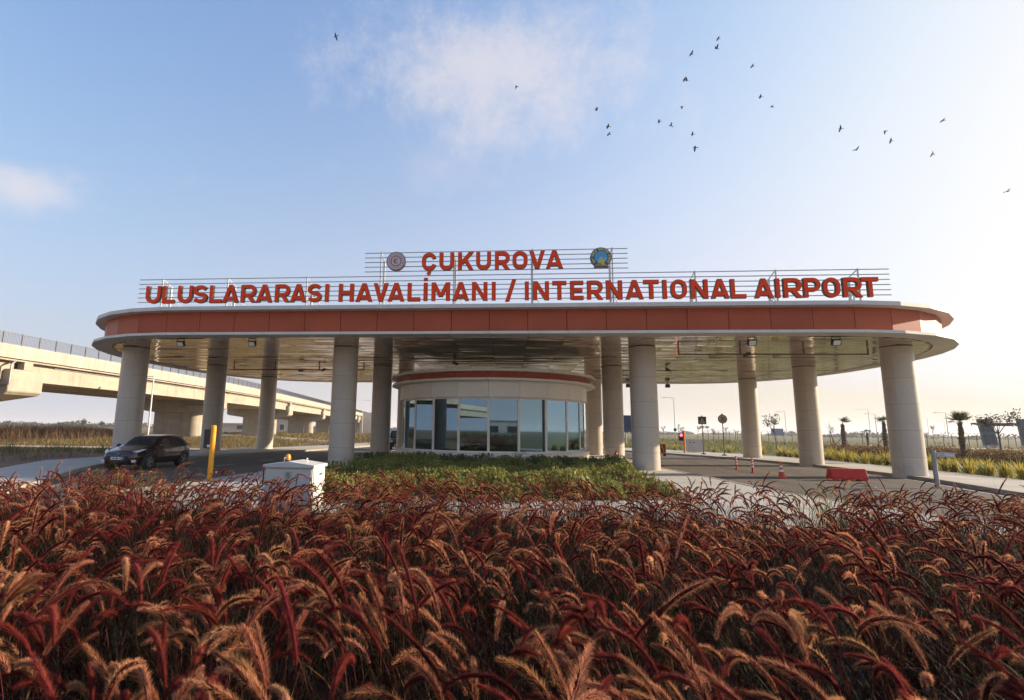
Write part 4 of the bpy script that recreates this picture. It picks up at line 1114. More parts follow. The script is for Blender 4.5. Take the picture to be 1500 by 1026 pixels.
# ------------------------------------------------------------------ right-hand lane furniture
def traffic_cone(x, y, label):
    t = thing('traffic_cone', label, 'traffic cone', (x, y, .006), .2)
    mb = MB(); mb.box((-.19, -.19, 0), (.19, .19, .035)); b_ = mb.build('base', M['cone_orange'], t); bevel(b_, .01)
    def rr(z): return .135 - .105*(z-.035)/.665
    for nm, z0, z1, m in (('cone', .0355, .27, 'cone_orange'), ('reflective_band', .2705, .36, 'white_tape'), ('cone', .3605, .45, 'cone_orange'), ('reflective_band', .4505, .53, 'white_tape'), ('cone', .5305, .70, 'cone_orange')):
        mb = MB(); mb.tube([(0, 0, z0), (0, 0, z1)], [rr(z0), rr(z1)], 24); mb.build(nm, M[m], t, smooth=40)
traffic_cone(11.5, 23.95, 'orange traffic cone with white bands on the right lane')
def flexible_bollard(x, y, label):
    t = thing('flexible_bollard', label, 'bollard', (x, y, .006), 0, 'red flexible bollards on the right lane')
    mb = MB(); mb.lathe([(.11, 0), (.11, .02), (.06, .045)], n=18); mb.build('base', M['red_plastic'], t, smooth=30)
    for z0, z1, m, nm in ((.0455, .26, 'red_plastic', 'tube'), (.2605, .33, 'white_tape', 'reflective_band'), (.3305, .41, 'red_plastic', 'tube'), (.4105, .48, 'white_tape', 'reflective_band'), (.4805, .555, 'red_plastic', 'tube'), (.5555, .61, 'white_tape', 'reflective_band'), (.6105, .68, 'red_plastic', 'tube')):
        mb = MB(); mb.cyl((0, 0, z0), .042 if m == 'red_plastic' else .044, z1-z0, 16); mb.build(nm, M[m], t, smooth=40)
flexible_bollard(11.79, 29.19, 'red and white flexible bollard on the right lane, the farther of two')
flexible_bollard(11.6, 26.89, 'red and white flexible bollard on the right lane, between cone and other bollard')
t = thing('plastic_barrier', 'red plastic road barrier lying along the right lane by the kerb', 'barrier', (13.82, 23.45, .006), .02)
mb = MB()
secb = [(-.22, .06), (-.22, .16), (-.10, .48), (.10, .48), (.22, .16), (.22, .06)]
mb.extrude([(-.70, y, z) for y, z in secb], (1.40, 0, 0))
for x0 in (-.68, -.12, .44): mb.box((x0, -.215, 0), (x0+.24, .215, .0605))
b_ = mb.build('body', M['red_plastic'], t); bevel(b_, .015)
for k, x0 in enumerate((-.52, -.16, .20, .54)):
    mb = MB(); mb.extrude([(x0-.022, -.232, .13), (x0+.022, -.232, .13), (x0+.022, -.118, .455), (x0-.022, -.118, .455)], (0, .02, 0)); mb.build('rib', M['red_plastic'], t)
mb = MB(); mb.box((-.74, -.07, .10), (-.701, .07, .44)); mb.box((.701, -.07, .10), (.74, .07, .44)); mb.build('connector', M['red_plastic'], t)
t = thing('camera_bollard', 'grey steel post with a white bullet camera on its right by the right kerb', 'camera post', (15.28, 20.78, .006), 0)
mb = MB(); mb.cyl((0, 0, 0), .075, 1.33, 18); mb.cyl((0, 0, 1.3305), .079, .012, 18); mb.cyl((0, 0, 0), .15, .02, 18); mb.build('post', M['galv'], t, smooth=40)
mb = MB(); mb.box((.07, -.05, 1.12), (.22, .06, 1.27)); mb.box((.221, -.06, 1.11), (.285, .07, 1.28)); mb.build('bracket', M['grey_paint'], t)
Rm = Matrix.Translation((.46, 0, 1.19)) @ Matrix.Rotation(.10, 4, 'Y')
mb = MB(); mb.tube([Rm @ Vector((-.17, 0, 0)), Rm @ Vector((.19, 0, 0))], .085, 18); mb.box((-.15, -.09, .075), (.25, .09, .095), 0, Rm); c_ = mb.build('camera', M['white_paint'], t, smooth=40)
mb = MB(); mb.tube([Rm @ Vector((.191, 0, 0)), Rm @ Vector((.205, 0, 0))], .075, 16); mb.build('lens', M['black_plastic'], c_, smooth=40)

def sign_post(t, h, r=.035):
    mb = MB(); mb.cyl((0, 0, 0), r, h, 12); mb.build('post', M['sign_back'], t, smooth=40)
    mb = MB(); mb.lathe([(.20, 0), (.20, .05), (.07, .10)], n=16); mb.build('foot', M['sign_back'], t, smooth=30)
t = thing('pedestrian_sign', 'square dark blue sign with a walking figure in a pale triangle on a post', 'road sign', (16.02, 45.96, .128))
sign_post(t, 3.15)
mb = MB(); mb.box((-.33, -.06, 2.48), (.33, -.035, 3.12)); p_ = mb.build('plate', M['sign_blue'], t)
mb = MB(); mb.box((-.05, -.03, 3.121), (.05, .02, 3.2)); mb.build('cap', M['sign_back'], t)
mb = MB(); mb.extrude([(-.25, -.066, 2.56), (.25, -.066, 2.56), (0, -.066, 3.02)], (0, .006, 0)); tr = mb.build('triangle', M['sign_cream'], p_)
mb = MB()
for pl in ([(-.012, 2.72), (-.05, 2.62), (-.07, 2.585)], [(.0, 2.72), (.04, 2.66), (.035, 2.585)], [(0, 2.72), (.008, 2.82)], [(.006, 2.80), (-.055, 2.735)], [(.006, 2.80), (.055, 2.75)]):
    add_stroke(mb, [Vector(q) for q in pl], .032, 0, -.072-.0005*len(mb.v)/100, 0, .005, 0)
disc(mb, .012, 2.86, .026, -.073, .006, 0, 12)
mb.build('walking_figure', M['black_plastic'], p_)
t = thing('speed_sign', 'round speed sign reading 30 on a post by the right pavement', 'road sign', (16.92, 44.0, .128))
sign_post(t, 3.22)
mb = MB(); disc(mb, 0, 2.88, .36, -.05, .015, 0); p_ = mb.build('rim', M['sign_rim'], t); 
mb = MB(); disc(mb, 0, 2.88, .295, -.056, .005, 0); mb.build('face', M['sign_cream'], p_)
mb = MB(); mb.box((-.05, -.03, 3.221), (.05, .02, 3.32)); mb.build('cap', M['sign_back'], t)
mb = MB()
def arcp(cx, cy, rx, ry, t0, t1, n=10): return [Vector((cx+rx*math.cos(math.radians(t0+(t1-t0)*i/n)), cy+ry*math.sin(math.radians(t0+(t1-t0)*i/n)))) for i in range(n+1)]
for k, pl in enumerate((arcp(-.11, 2.955, .075, .07, 150, -90), arcp(-.11, 2.805, .078, .08, 90, -150), arcp(.10, 2.88, .078, .155, 0, 360, 20))):
    add_stroke(mb, pl, .045, 0, -.0615-.001*k, 0, .005, 0)
mb.build('numerals', M['black_plastic'], p_)
t = thing('red_signal', 'orange post with a small signal showing a lit red lamp', 'traffic signal', (15.2, 48.2, .128))
mb = MB(); mb.cyl((0, 0, 0), .085, 1.95, 16); mb.build('post', M['orange'], t, smooth=40)
mb = MB(); mb.box((-.46, -.12, 1.05), (-.10, .10, 1.72)); h = mb.build('signal_head', M['black_plastic'], t); bevel(h, .02)
mb = MB(); mb.tube([(-.28, -.126, 1.55), (-.28, -.121, 1.55)], .125, 18); mb.build('red_lens', M['red_light'], h)
mb = MB(); mb.tube([(-.28, -.126, 1.22), (-.28, -.121, 1.22)], .125, 18); mb.build('green_lens', M['dark_gap'], h)
mb = MB()
for z in (1.55, 1.22):
    for k in range(7):
        a0, a1 = PI*k/7, PI*(k+1)/7
        mb.extrude([(-.28+.135*math.cos(a0), -.121, z+.135*math.sin(a0)), (-.28+.135*math.cos(a1), -.121, z+.135*math.sin(a1)), (-.28+.125*math.cos(a1), -.121, z+.125*math.sin(a1)), (-.28+.125*math.cos(a0), -.121, z+.125*math.sin(a0))], (0, -.12, 0))
mb.build('hood', M['black_plastic'], h)
t = thing('roadside_cabinet', 'small grey two-door cabinet with amber beacon behind the lit red signal', 'cabinet', (16.75, 50.3, .128))
mb = MB(); mb.box((-.66, -.35, .05), (.66, .35, 1.15)); b_ = mb.build('body', M['grey_paint'], t)
mb = MB(); mb.box((-.69, -.38, 1.1505), (.69, .38, 1.21)); mb.build('roof', M['white_paint'], t)
for x0, x1 in ((-.64, -.30), (-.28, .64)):
    mb = MB(); mb.box((x0, -.368, .1), (x1, -.351, 1.1)); d_ = mb.build('door', M['grey_paint'], t)
    mb = MB(); mb.box((x0+.06, -.375, .86), (x0+.22, -.3685, .92)); mb.build('vent', M['dark_gap'], d_)
mb = MB(); mb.lathe([(.07, 1.2105), (.07, 1.3), (.04, 1.36)], (-.30, -.1, 0), 12); mb.build('beacon', M['amber'], t, smooth=50)
t = thing('chevron_barrier', 'orange and black chevron barrier peeping past the middle-right column', 'barrier', (12.0, 44.4, .006), 0)
mb = MB(); mb.box((-.50, -.03, .16), (.50, .03, .98)); mb.build('board', M['orange'], t)
for k in range(3):
    mb = MB(); x = -.42+.36*k; mb.extrude([(x, -.036, .90), (x+.16, -.036, .90), (x+.40 if x < .1 else x+.22, -.036, .30), (x+.24 if x < .1 else x+.1, -.036, .30)], (0, .005, 0)); mb.build('chevron_stripe', M['black_plastic'], t)
mb = MB(); mb.box((-.45, -.25, 0), (-.35, .25, .16)); mb.box((.35, -.25, 0), (.45, .25, .16)); mb.build('foot', M['rubber'], t)
t = thing('fire_extinguisher', 'red fire extinguisher standing at the foot of the second-row right column', 'fire extinguisher', (6.28, 32.66, .128))
mb = MB(); mb.lathe([(.075, 0), (.09, .02), (.09, .42), (.06, .50), (.025, .53)], n=18); mb.build('cylinder', M['ext_red'], t, smooth=40)
mb = MB(); mb.cyl((0, 0, .5305), .02, .06, 10); mb.box((-.02, -.10, .59), (.02, .05, .61)); mb.tube([(0, -.02, .57), (.09, -.05, .56), (.13, -.06, .40), (.115, -.05, .16)], .013, 8); mb.build('valve', M['black_plastic'], t, smooth=40)
mb = MB(); mb.box((-.05, -.095, .18), (.05, -.088, .33)); mb.build('label_plate', M['white_tape'], t)

# ------------------------------------------------------------------ street lamps
def street_lamp(x, y, h, arm, side, label, group='street lamps along the approach roads', z0=0.0):
    t = thing('street_lamp', label, 'street lamp', (x, y, z0), 0, group)
    mb = MB(); mb.tube([(0, 0, 0), (0, 0, h)], [.10, .06], 12); mb.cyl((0, 0, 0), .17, .03, 12); mb.build('pole', M['steel'], t, smooth=40)
    mb = MB(); mb.tube([(0, 0, h-.02), (side*.10, 0, h+.04), (side*arm, 0, h+.08)], [.05, .045, .035], 8); mb.build('arm', M['steel'], t, smooth=40)
    mb = MB(); mb.box((side*arm-.32, -.13, h+.03), (side*arm+.32, .13, h+.12)); b_ = mb.build('lamp_head', M['galv'], t); bevel(b_, .03)
street_lamp(-38.0, 52.0, 7.0, .9, -1, 'grey street lamp standing just left of the near bridge pier', 'lamps by the viaduct', 0)
street_lamp(-43.3, 150.0, 10.1, 2.0, 1, 'thin street lamp seen between the columns left of the booth', 'lamps by the viaduct')
street_lamp(33.5, 111.6, 9.0, 1.9, -1, 'street lamp right of the middle-right column beyond the road')
street_lamp(74.1, 150.0, 7.9, 2.0, -1, 'street lamp between the two slim right columns')
street_lamp(101.7, 160.0, 9.3, 3.0, -1, 'taller of two close street lamps left of the far right column')
street_lamp(80.8, 125.0, 6.6, 1.8, -1, 'shorter of two close street lamps left of the far right column')
street_lamp(91.6, 120.0, 6.8, 2.1, -1, 'street lamp between the far right column and the green palm')
street_lamp(108.6, 130.0, 6.8, 2.2, -1, 'street lamp rising behind the blue portal')
street_lamp(167.0, 220.0, 8.0, 2.4, -1, 'small distant street lamp left of the green palm')
street_lamp(150.0, 205.0, 8.5, 2.4, -1, 'small distant street lamp above the security fence behind the brown palm')
for x, y, h, lab in ((104.5, 117, 6.0, 'thin pale mast inside the blue portal, left one'), (111.5, 122, 6.2, 'thin pale mast inside the blue portal, right one')):
    t = thing('mast', lab, 'mast', (x, y, 0), 0, 'thin masts behind the portal'); mb = MB(); mb.tube([(0, 0, 0), (0, 0, h)], [.09, .05], 8); mb.build('pole', M['steel'], t, smooth=40); mb = MB(); mb.box((-.5, -.05, h-.12), (.5, .05, h-.06)); mb.build('crossbar', M['steel'], t)

# ------------------------------------------------------------------ blue portal, billboards, far signs
t = thing('blue_portal', 'dark blue portal of two leaning slabs joined by a beam', 'portal', (94.0, 110.0, 0), -.25)
def slab(x, w, h, dy, lean): 
    mb = MB(); mb.extrude([(x, -dy, .35), (x+w, -dy, .35), (x+w-lean, -dy, h), (x-lean, -dy, h)], (0, 2*dy, 0)); o = mb.build('slab', M['portal_blue'], t); bevel(o, .03)
slab(-3.35, 2.0, 5.35, .45, .55); slab(2.4, 2.2, 5.4, .45, .35)
mb = MB(); mb.box((-1.9, -.25, 4.0), (2.35, .25, 4.6)); mb.build('beam', M['portal_blue'], t)
mb = MB(); mb.box((-3.4, -.6, 0), (-1.2, .6, .349)); mb.box((2.3, -.6, 0), (4.7, .6, .349)); mb.build('base', M['grey_paint'], t)
t = thing('billboard', 'distant blue billboard behind the sapling between the slim right columns', 'billboard', (143.5, 300, 0), -.3)
mb = MB(); mb.box((-2.9, -.2, 1.3), (2.9, .2, 5.0)); mb.build('panel', M['screen_blue'], t); mb = MB(); mb.box((-2.2, -.15, 0), (-1.9, .15, 1.3)); mb.box((1.9, -.15, 0), (2.2, .15, 1.3)); mb.build('leg', M['galv'], t)
t = thing('display_panel', 'upright dark blue display panel on a pole seen beside the middle-right column', 'display', (15.85, 75, 0))
mb = MB(); mb.box((-.75, -.12, 1.9), (.75, .12, 4.2)); d_ = mb.build('cabinet', M['black_plastic'], t); mb = MB(); mb.box((-.68, -.127, 1.97), (.68, -.121, 4.13)); mb.build('screen', M['screen_dark'], d_); mb = MB(); mb.cyl((0, 0, 0), .09, 1.9, 12); mb.build('pole', M['galv'], t)
t = thing('direction_sign', 'pair of far pale direction boards beyond the pedestrian sign', 'road sign', (67, 190, 0))
for x in (-.8, .8):
    mb = MB(); mb.box((x-.62, -.05, 3.6), (x+.62, .05, 4.4)); mb.build('board', mat('far_board', (.40, .42, .46), .6), t); mb = MB(); mb.box((x-.05, -.04, 0), (x+.05, .04, 3.6)); mb.build('post', M['galv'], t)
t = thing('warning_sign', 'tiny red and white warning triangle far out on the right field', 'road sign', (74, 200, 0))
mb = MB(); mb.extrude([(-.6, -.05, 1.9), (.6, -.05, 1.9), (0, -.05, 2.9)], (0, .06, 0)); p_ = mb.build('plate', M['red_plastic'], t); mb = MB(); mb.extrude([(-.34, -.06, 2.03), (.34, -.06, 2.03), (0, -.06, 2.6)], (0, .009, 0)); mb.build('face', M['white_tape'], p_); mb = MB(); mb.cyl((0, .06, 0), .05, 1.95, 8); mb.build('post', M['galv'], t)
t = thing('round_sign', 'small dark round sign just right of the lit red signal', 'road sign', (22.5, 75, 0))
mb = MB(); mb.cyl((0, 0, 0), .04, 2.2, 8); mb.build('post', M['sign_back'], t); mb = MB(); disc(mb, 0, 2.3, .22, -.06, .03, 0, 20); mb.build('plate', M['sign_blue'], t)
t = thing('guard_rail', 'stub of a two-rail steel crash barrier at the far left edge', 'guard rail', (-42.0, 38.6, 0), .03)
for z in (.42, .98):
    mb = MB(); mb.extrude([(-6, -.03, z), (-6, -.07, z+.05), (-6, -.03, z+.10), (-6, -.07, z+.15), (-6, -.03, z+.2), (-6, .0, z+.2), (-6, .0, z)], (6.8, 0, 0)); mb.build('rail', M['galv'], t)
for x in (-4.5, -2.5, -.5):
    mb = MB(); mb.box((x-.05, .001, 0), (x+.05, .09, 1.2)); mb.build('post', M['galv'], t)

# ------------------------------------------------------------------ far buildings
def building(name, label, x, y, w, d, h, wall, roof, wins, rz=0, stripe=False):
    t = thing(name, label, 'building', (x, y, 0), rz)
    mb = MB(); mb.box((-w/2, -d/2, 0), (w/2, d/2, h)); b_ = mb.build('wall', wall, t)
    mb = MB(); mb.box((-w/2-.3, -d/2-.3, h+.003), (w/2+.3, d/2+.3, h+.35)); mb.build('roof', roof, t)
    for (wx, wz, ww, wh) in wins:
        mb = MB(); mb.box((wx-ww/2, -d/2-.05, wz), (wx+ww/2, -d/2-.004, wz+wh)); f_ = mb.build('window', M['wall_white'], t)
        mb = MB(); mb.box((wx-ww/2+.12, -d/2-.06, wz+.12), (wx+ww/2-.12, -d/2-.051, wz+wh-.12)); mb.build('pane', M['window_dark'], f_)
    if stripe:
        mb = MB(); mb.box((-w/2-.05, -d/2-.08, .9), (w/2+.05, -d/2-.005, 1.7)); mb.build('stripe', M['tile_red'], t)
building('beige_building', 'beige low building under the viaduct between the slim left columns', -118, 260, 17, 12, 6.4, M['wall_beige'], M['roof_grey'], [(-3, .6, 2.2, 3), (1.5, .6, 2.2, 3), (6, 2.5, 1.6, 1.6)], .3)
building('white_building', 'small white building with a red stripe under the viaduct', -124.5, 300, 12, 8, 5.2, M['wall_white'], M['wall_white'], [(-3.6, 2.2, 2.6, 2.4), (.4, 2.2, 2.6, 2.4), (4.2, 2.2, 2.2, 2.4)], .3, True)
building('tall_white_building', 'tall white block rising under the viaduct left of the booth', -62.5, 230, 9, 9, 8.6, M['wall_white'], M['wall_white'], [(2.8, 1.5, 1.2, 1.4), (2.8, 4.0, 1.2, 1.4), (2.8, 6.2, 1.2, 1.4)], .2)
building('flat_roofed_shed', 'flat-roofed grey shed in the dry field left of the thin left column', -132, 242, 13, 8, 3.4, M['wall_beige'], M['wall_white'], [(2.5, .6, 3.0, 2.2), (5.2, .6, 2.0, 2.2)], .3)
# what the booth windows look out on
building('low_building', 'low grey building behind the viewer mirrored in the booth windows', 42, -125, 34, 10, 5.0, M['wall_white'], M['roof_grey'], [(-9, 1, 4, 2.5), (-2, 1, 4, 2.5), (5, 1, 4, 2.5), (11, 1, 3, 2.5)], PI)

# ------------------------------------------------------------------ vegetation builders (numpy)
class NM:
    def __init__(s): s.V, s.Q, s.T, s.C, s.n = [], [], [], [], 0
    def add(s, v, q=None, t=None, c=None):
        v = np.asarray(v, dtype=np.float32).reshape(-1, 3)
        if q is not None and len(q): s.Q.append(np.asarray(q, dtype=np.int32).reshape(-1, 4)+s.n)
        if t is not None and len(t): s.T.append(np.asarray(t, dtype=np.int32).reshape(-1, 3)+s.n)
        c = np.asarray(c, dtype=np.float32)
        if c.ndim == 1: c = np.tile(c, (len(v), 1))
        s.V.append(v); s.C.append(c.reshape(-1, 3)); s.n += len(v)
    def mesh(s, name, m, smooth=False):
        V = np.concatenate(s.V); C = np.concatenate(s.C)
        Q = np.concatenate(s.Q) if s.Q else np.zeros((0, 4), np.int32); T = np.concatenate(s.T) if s.T else np.zeros((0, 3), np.int32)
        me = bpy.data.meshes.new(name)
        me.vertices.add(len(V)); me.vertices.foreach_set('co', V.ravel())
        me.loops.add(Q.size+T.size); me.loops.foreach_set('vertex_index', np.concatenate([Q.ravel(), T.ravel()]))
        me.polygons.add(len(Q)+len(T))
        ls = np.concatenate([np.arange(len(Q))*4, Q.size+np.arange(len(T))*3]).astype(np.int32)
        me.polygons.foreach_set('loop_start', ls)
        if smooth: me.polygons.foreach_set('use_smooth', np.ones(len(Q)+len(T), bool))
        a = me.attributes.new('tint', 'FLOAT_COLOR', 'POINT')
        a.data.foreach_set('color', np.c_[C, np.ones(len(C))].astype(np.float32).ravel())
        me.materials.append(m); me.update(calc_edges=True); me.validate(); return me
def U(a, b, n): return RNG.uniform(a, b, n)
def spine(base, az, L, th0, th1, S, p=1.0):
    t = (np.arange(S)+.5)/S
    th = th0[:, None]+(th1-th0)[:, None]*t[None]**p
    d = np.stack([np.sin(th)*np.cos(az)[:, None], np.sin(th)*np.sin(az)[:, None], np.cos(th)], -1)*(L/S)[:, None, None]
    P = np.concatenate([base[:, None], base[:, None]+np.cumsum(d, 1)], 1)
    return P
def tangents(P):
    T = np.gradient(P, axis=1); return T/np.linalg.norm(T, axis=2, keepdims=True)
def blades(nm, base, az, L, W, th0, th1, S, col, tip=None, p=1.3, taper=1.0, twist=None, w0=.75):
    N = len(az); P = spine(base, az, L, th0, th1, S, p)
    e = np.stack([-np.sin(az), np.cos(az), 0*az], -1)[:, None]
    if twist is not None:
        T = tangents(P); e2 = np.cross(T, np.broadcast_to(e, T.shape)); e = e*np.cos(twist)[:, None, None]+e2*np.sin(twist)[:, None, None]
    t = np.linspace(0, 1, S+1); prof = np.minimum(1, (w0+2*t))*(1-t**(2.2*taper))
    prof[-1] = .04
    off = e*(W[:, None]*prof[None]/2)[..., None]
    v = np.stack([P-off, P+off], 2).reshape(-1, 3)
    k = np.arange(N)[:, None]*(2*(S+1))+np.arange(S)[None]*2
    q = np.stack([k, k+1, k+3, k+2], -1).reshape(-1, 4)
    c = np.broadcast_to(col[:, None, None], (N, S+1, 2, 3)).copy()
    if tip is not None: c = c*(1-t)[None, :, None, None]+tip[:, None, None]*t[None, :, None, None]
    nm.add(v, q, None, c.reshape(-1, 3)); return P
def jit(c, n, s=.2):
    return np.array(c)[None]*(1+RNG.normal(0, s, (n, 1)))*(1+RNG.normal(0, s*.3, (n, 3)))
def leaves(nm, c, size, col, asp=.5, up=.3):
    """diamond shaped leaves at points c, random facing"""
    n = len(c); a = RNG.normal(0, 1, (n, 3)); a[:, 2] += up; a /= np.linalg.norm(a, axis=1, keepdims=True)
    b = np.cross(a, RNG.normal(0, 1, (n, 3))); b /= np.linalg.norm(b, axis=1, keepdims=True)
    s = size[:, None]
    v = np.stack([c-a*s*.5, c+b*s*asp*.5, c+a*s*.5, c-b*s*asp*.5], 1).reshape(-1, 3)
    k = np.arange(n)[:, None]*4+np.arange(4)[None]
    nm.add(v, k, None, np.repeat(col, 4, 0))

# ------------------------------------------------------------------ purple fountain grass
def fountain(nmP, nmB, cl, nb, bw_, S, kp, jl):
    """clumps at cl (x, y, z): leaves and stems into nmB, plumes into nmP"""
    n = len(cl)
    k = 54; N = n*k
    b = np.repeat(cl, k, 0) + np.c_[RNG.normal(0, .09, (N, 2)), np.zeros(N)]
    g = RNG.random(N)
    col = np.where((g < .58)[:, None], jit((.028, .006, .006), N, .35), np.where((g < .84)[:, None], jit((.026, .030, .010), N, .3), jit((.085, .050, .024), N, .3)))
    blades(nmB, b, U(0, 2*PI, N), U(.42, .88, N)*np.repeat(np.interp(cl[:, 1], [4.5, 8.6], [1.0, .9]), k), U(.005, .010, N), U(.03, .45, N), U(.6, 2.2, N), 5, np.clip(col, .004, 1), twist=U(-.5, .5, N))
    if S > 9:                                     # short dense growth round the foot of the near clumps
        k = 46; N = n*k
        b = np.repeat(cl, k, 0) + np.c_[RNG.normal(0, .15, (N, 2)), np.zeros(N)]; g = RNG.random(N)
        col = np.where((g < .55)[:, None], jit((.032, .008, .007), N, .35), np.where((g < .85)[:, None], jit((.030, .036, .011), N, .3), jit((.075, .045, .022), N, .3)))
        blades(nmB, b, U(0, 2*PI, N), U(.25, .62, N), U(.006, .012, N), U(.0, .7, N), U(.5, 2.2, N), 3, np.clip(col, .003, 1), twist=U(-.6, .6, N))
    k = kp; N = n*k
    far_f = np.interp(cl[:, 1], [4.5, 8.6], [1.0, .94])
    size = np.repeat(U(.80, 1.14, n)*far_f, k)*U(.86, 1.1, N)
    b = np.repeat(cl, k, 0) + np.c_[RNG.normal(0, .07, (N, 2)), np.zeros(N)]
    az = U(0, 2*PI, N)
    # a light breeze: the heads of one clump lean partly together
    flow = PI*.5+PI*.5*np.sin(cl[:, 0]*.55+1.3*np.sin(cl[:, 1]*.8)+.6)+RNG.normal(0, .5, n)
    pref = np.repeat(np.where(RNG.random(n) < .5, flow, -flow), k)
    az = np.where(RNG.random(N) < .68, pref+RNG.normal(0, .38, N), az)
    th0 = U(.03, .30, N); th1 = th0+U(.08, .30, N)
    L = U(.58, .80, N)*size
    P = blades(nmB, b, az, L, U(.0035, .005, N), th0, th1, 5, jit((.070, .022, .016), N, .3), twist=U(0, PI, N), taper=8)
    st = P[:, -1] - 0
    Lp = U(.22, .37, N)*size; e0 = th1; e1 = th1+np.where(RNG.random(N) < .18, U(.3, .9, N), U(1.0, 2.35, N))
    q = spine(st, az, Lp, e0, e1, S, .9); T = tangents(q)
    E1 = np.stack([-np.sin(az), np.cos(az), 0*az], -1)[:, None]*np.ones((1, S+1, 1)); E2 = np.cross(T, E1)
    tt = np.linspace(0, 1, S+1)
    r = (.0085*np.minimum(1, (1.02-tt)*3.0)*np.minimum(1, .25+tt*5))[None, :, None]
    cb = jit((.080, .013, .012), N, .25)
    gold = RNG.random(N); lt = jit((.76, .375, .195), N, .18); lt = np.where((gold < .48)[:, None], jit((.27, .052, .043), N, .22), lt)
    sides = 5
    ring_ = np.stack([q+r*(E1*math.cos(2*PI*j/sides)+E2*math.sin(2*PI*j/sides)) for j in range(sides)], 2)
    k0 = np.arange(N)[:, None, None]*((S+1)*sides)+np.arange(S)[None, :, None]*sides+np.arange(sides)[None, None]
    k1 = np.arange(N)[:, None, None]*((S+1)*sides)+np.arange(S)[None, :, None]*sides+((np.arange(sides)+1) % sides)[None, None]
    nmP.add(ring_.reshape(-1, 3), np.stack([k0, k1, k1+sides, k0+sides], -1).reshape(-1, 4), None, np.repeat(cb*1.3, (S+1)*sides, 0))
    # bristles
    t = np.clip((np.arange(nb)[None]+RNG.random((N, nb)))/nb, .01, .995)
    f = t*S; i = np.minimum(f.astype(int), S-1); w = (f-i)[..., None]
    rows_ = np.arange(N)[:, None]
    def at(A): return A[rows_, i]*(1-w)+A[rows_, i+1]*w
    p, tg, a1, a2 = at(q), at(T), at(E1), at(E2)
    ph = U(0, 2*PI, (N, nb)); be = U(.50, 1.05, (N, nb))
    rad = a1*np.cos(ph)[..., None]+a2*np.sin(ph)[..., None]
    d = tg*np.cos(be)[..., None]+rad*np.sin(be)[..., None]
    prof = np.sin(PI*np.clip(t*.88+.08, 0, 1))**.6
    l = .034*prof*U(.6, 1.2, (N, nb))*np.repeat(U(.8, 1.15, N)[:, None], nb, 1)
    sd = np.cross(tg, rad)*(bw_/2)
    root = p+rad*.004
    v = np.stack([root-sd, root+sd, root+d*l[..., None]], 2).reshape(-1, 3)
    cbb = np.broadcast_to((cb*1.2+lt*.26)[:, None], p.shape)
    c = np.stack([cbb, cbb, np.broadcast_to(lt[:, None], p.shape)*U(.8, 1.2, (N, nb))[..., None]], 2).reshape(-1, 3)
    nmP.add(v, None, np.arange(N*nb*3).reshape(-1, 3), c)
def in_view(x, y, m=1.7):
    return (x > -1.10*y-m-.3) & (x < .93*y+m)
def jitter_grid(x0, x1, y0, y1, s, j=.36):
    gx, gy = np.meshgrid(np.arange(x0, x1, s), np.arange(y0, y1, s))
    gx = gx+(np.arange(gx.shape[0])[:, None] % 2)*s*.5
    return gx.ravel()+RNG.uniform(-j*s, j*s, gx.size), gy.ravel()+RNG.uniform(-j*s, j*s, gx.size)
gx, gy = jitter_grid(-10.6, 10.8, .85, 11.3, .41)
far_edge = np.interp(gx, [-10.5, -8.4, -3, 3, 8.2, 10.9], [9.2, 10.4, 10.9, 10.6, 10.2, 8.6]) + .25*np.sin(gx*2.1)
ok = in_view(gx, gy) & (gy < far_edge) & (gy > .9) & (np.abs(gx) < 10.4)
# a few thin spots where the ground or the hedge shows through
hole = ((gx > -5.5) & (gx < -3.5) & (gy > 9.75)) | (np.hypot((gx-.4)/1.0, (gy-9.9)/.5) < 1) | (np.hypot((gx-4.8)/.9, (gy-9.7)/.45) < 1) | (np.hypot((gx+6.5)/.7, (gy-9.6)/.4) < 1)
ok &= ~hole & (RNG.random(gx.size) > .05+.06*np.clip((gy-7.6)/2.4, 0, 1))
gx, gy = gx[ok], gy[ok]
nmP, nmB = NM(), NM()
for lo, hi, nb, bw_, S, kp in ((0, 3.2, 960, .0016, 12, 8), (3.2, 6.0, 310, .0030, 10, 7), (6.0, 8.4, 105, .0050, 8, 7), (8.4, 20, 90, .0060, 8, 7)):
    s = (gy >= lo) & (gy < hi)
    fountain(nmP, nmB, np.c_[gx[s], gy[s], np.full(s.sum(), .125)], nb, bw_, S, kp, 0)
link('fountain_grass_plumes', nmP.mesh('fountain_grass_plumes', M['plume']), label='drooping copper seed heads of fountain grass filling the foreground', cat='grass', kind='stuff')
link('fountain_grass_blades', nmB.mesh('fountain_grass_blades', M['blade']), label='dark burgundy and green grass stems filling the foreground bed', cat='grass', kind='stuff')
# green tufts among the red grass at its far edge
nm = NM()
for (x, y, n) in ((-7.6, 9.6, 70), (-7.2, 9.9, 60), (-6.6, 9.7, 50), (5.6, 9.9, 50), (5.0, 9.6, 40), (-5.9, 9.9, 30), (8.4, 9.6, 30)):
    b = np.c_[RNG.normal(x, .12, n), RNG.normal(y, .12, n), np.full(n, .125)]
    blades(nm, b, U(0, 2*PI, n), U(.7, 1.25, n), U(.008, .014, n), U(.05, .4, n), U(.4, 1.7, n), 8, jit((.16, .19, .055), n, .2), twist=U(-.4, .4, n))
link('green_grass_tufts', nm.mesh('green_grass_tufts', M['blade']), label='bright green arching grass blades among the red seed heads', cat='grass', kind='stuff')

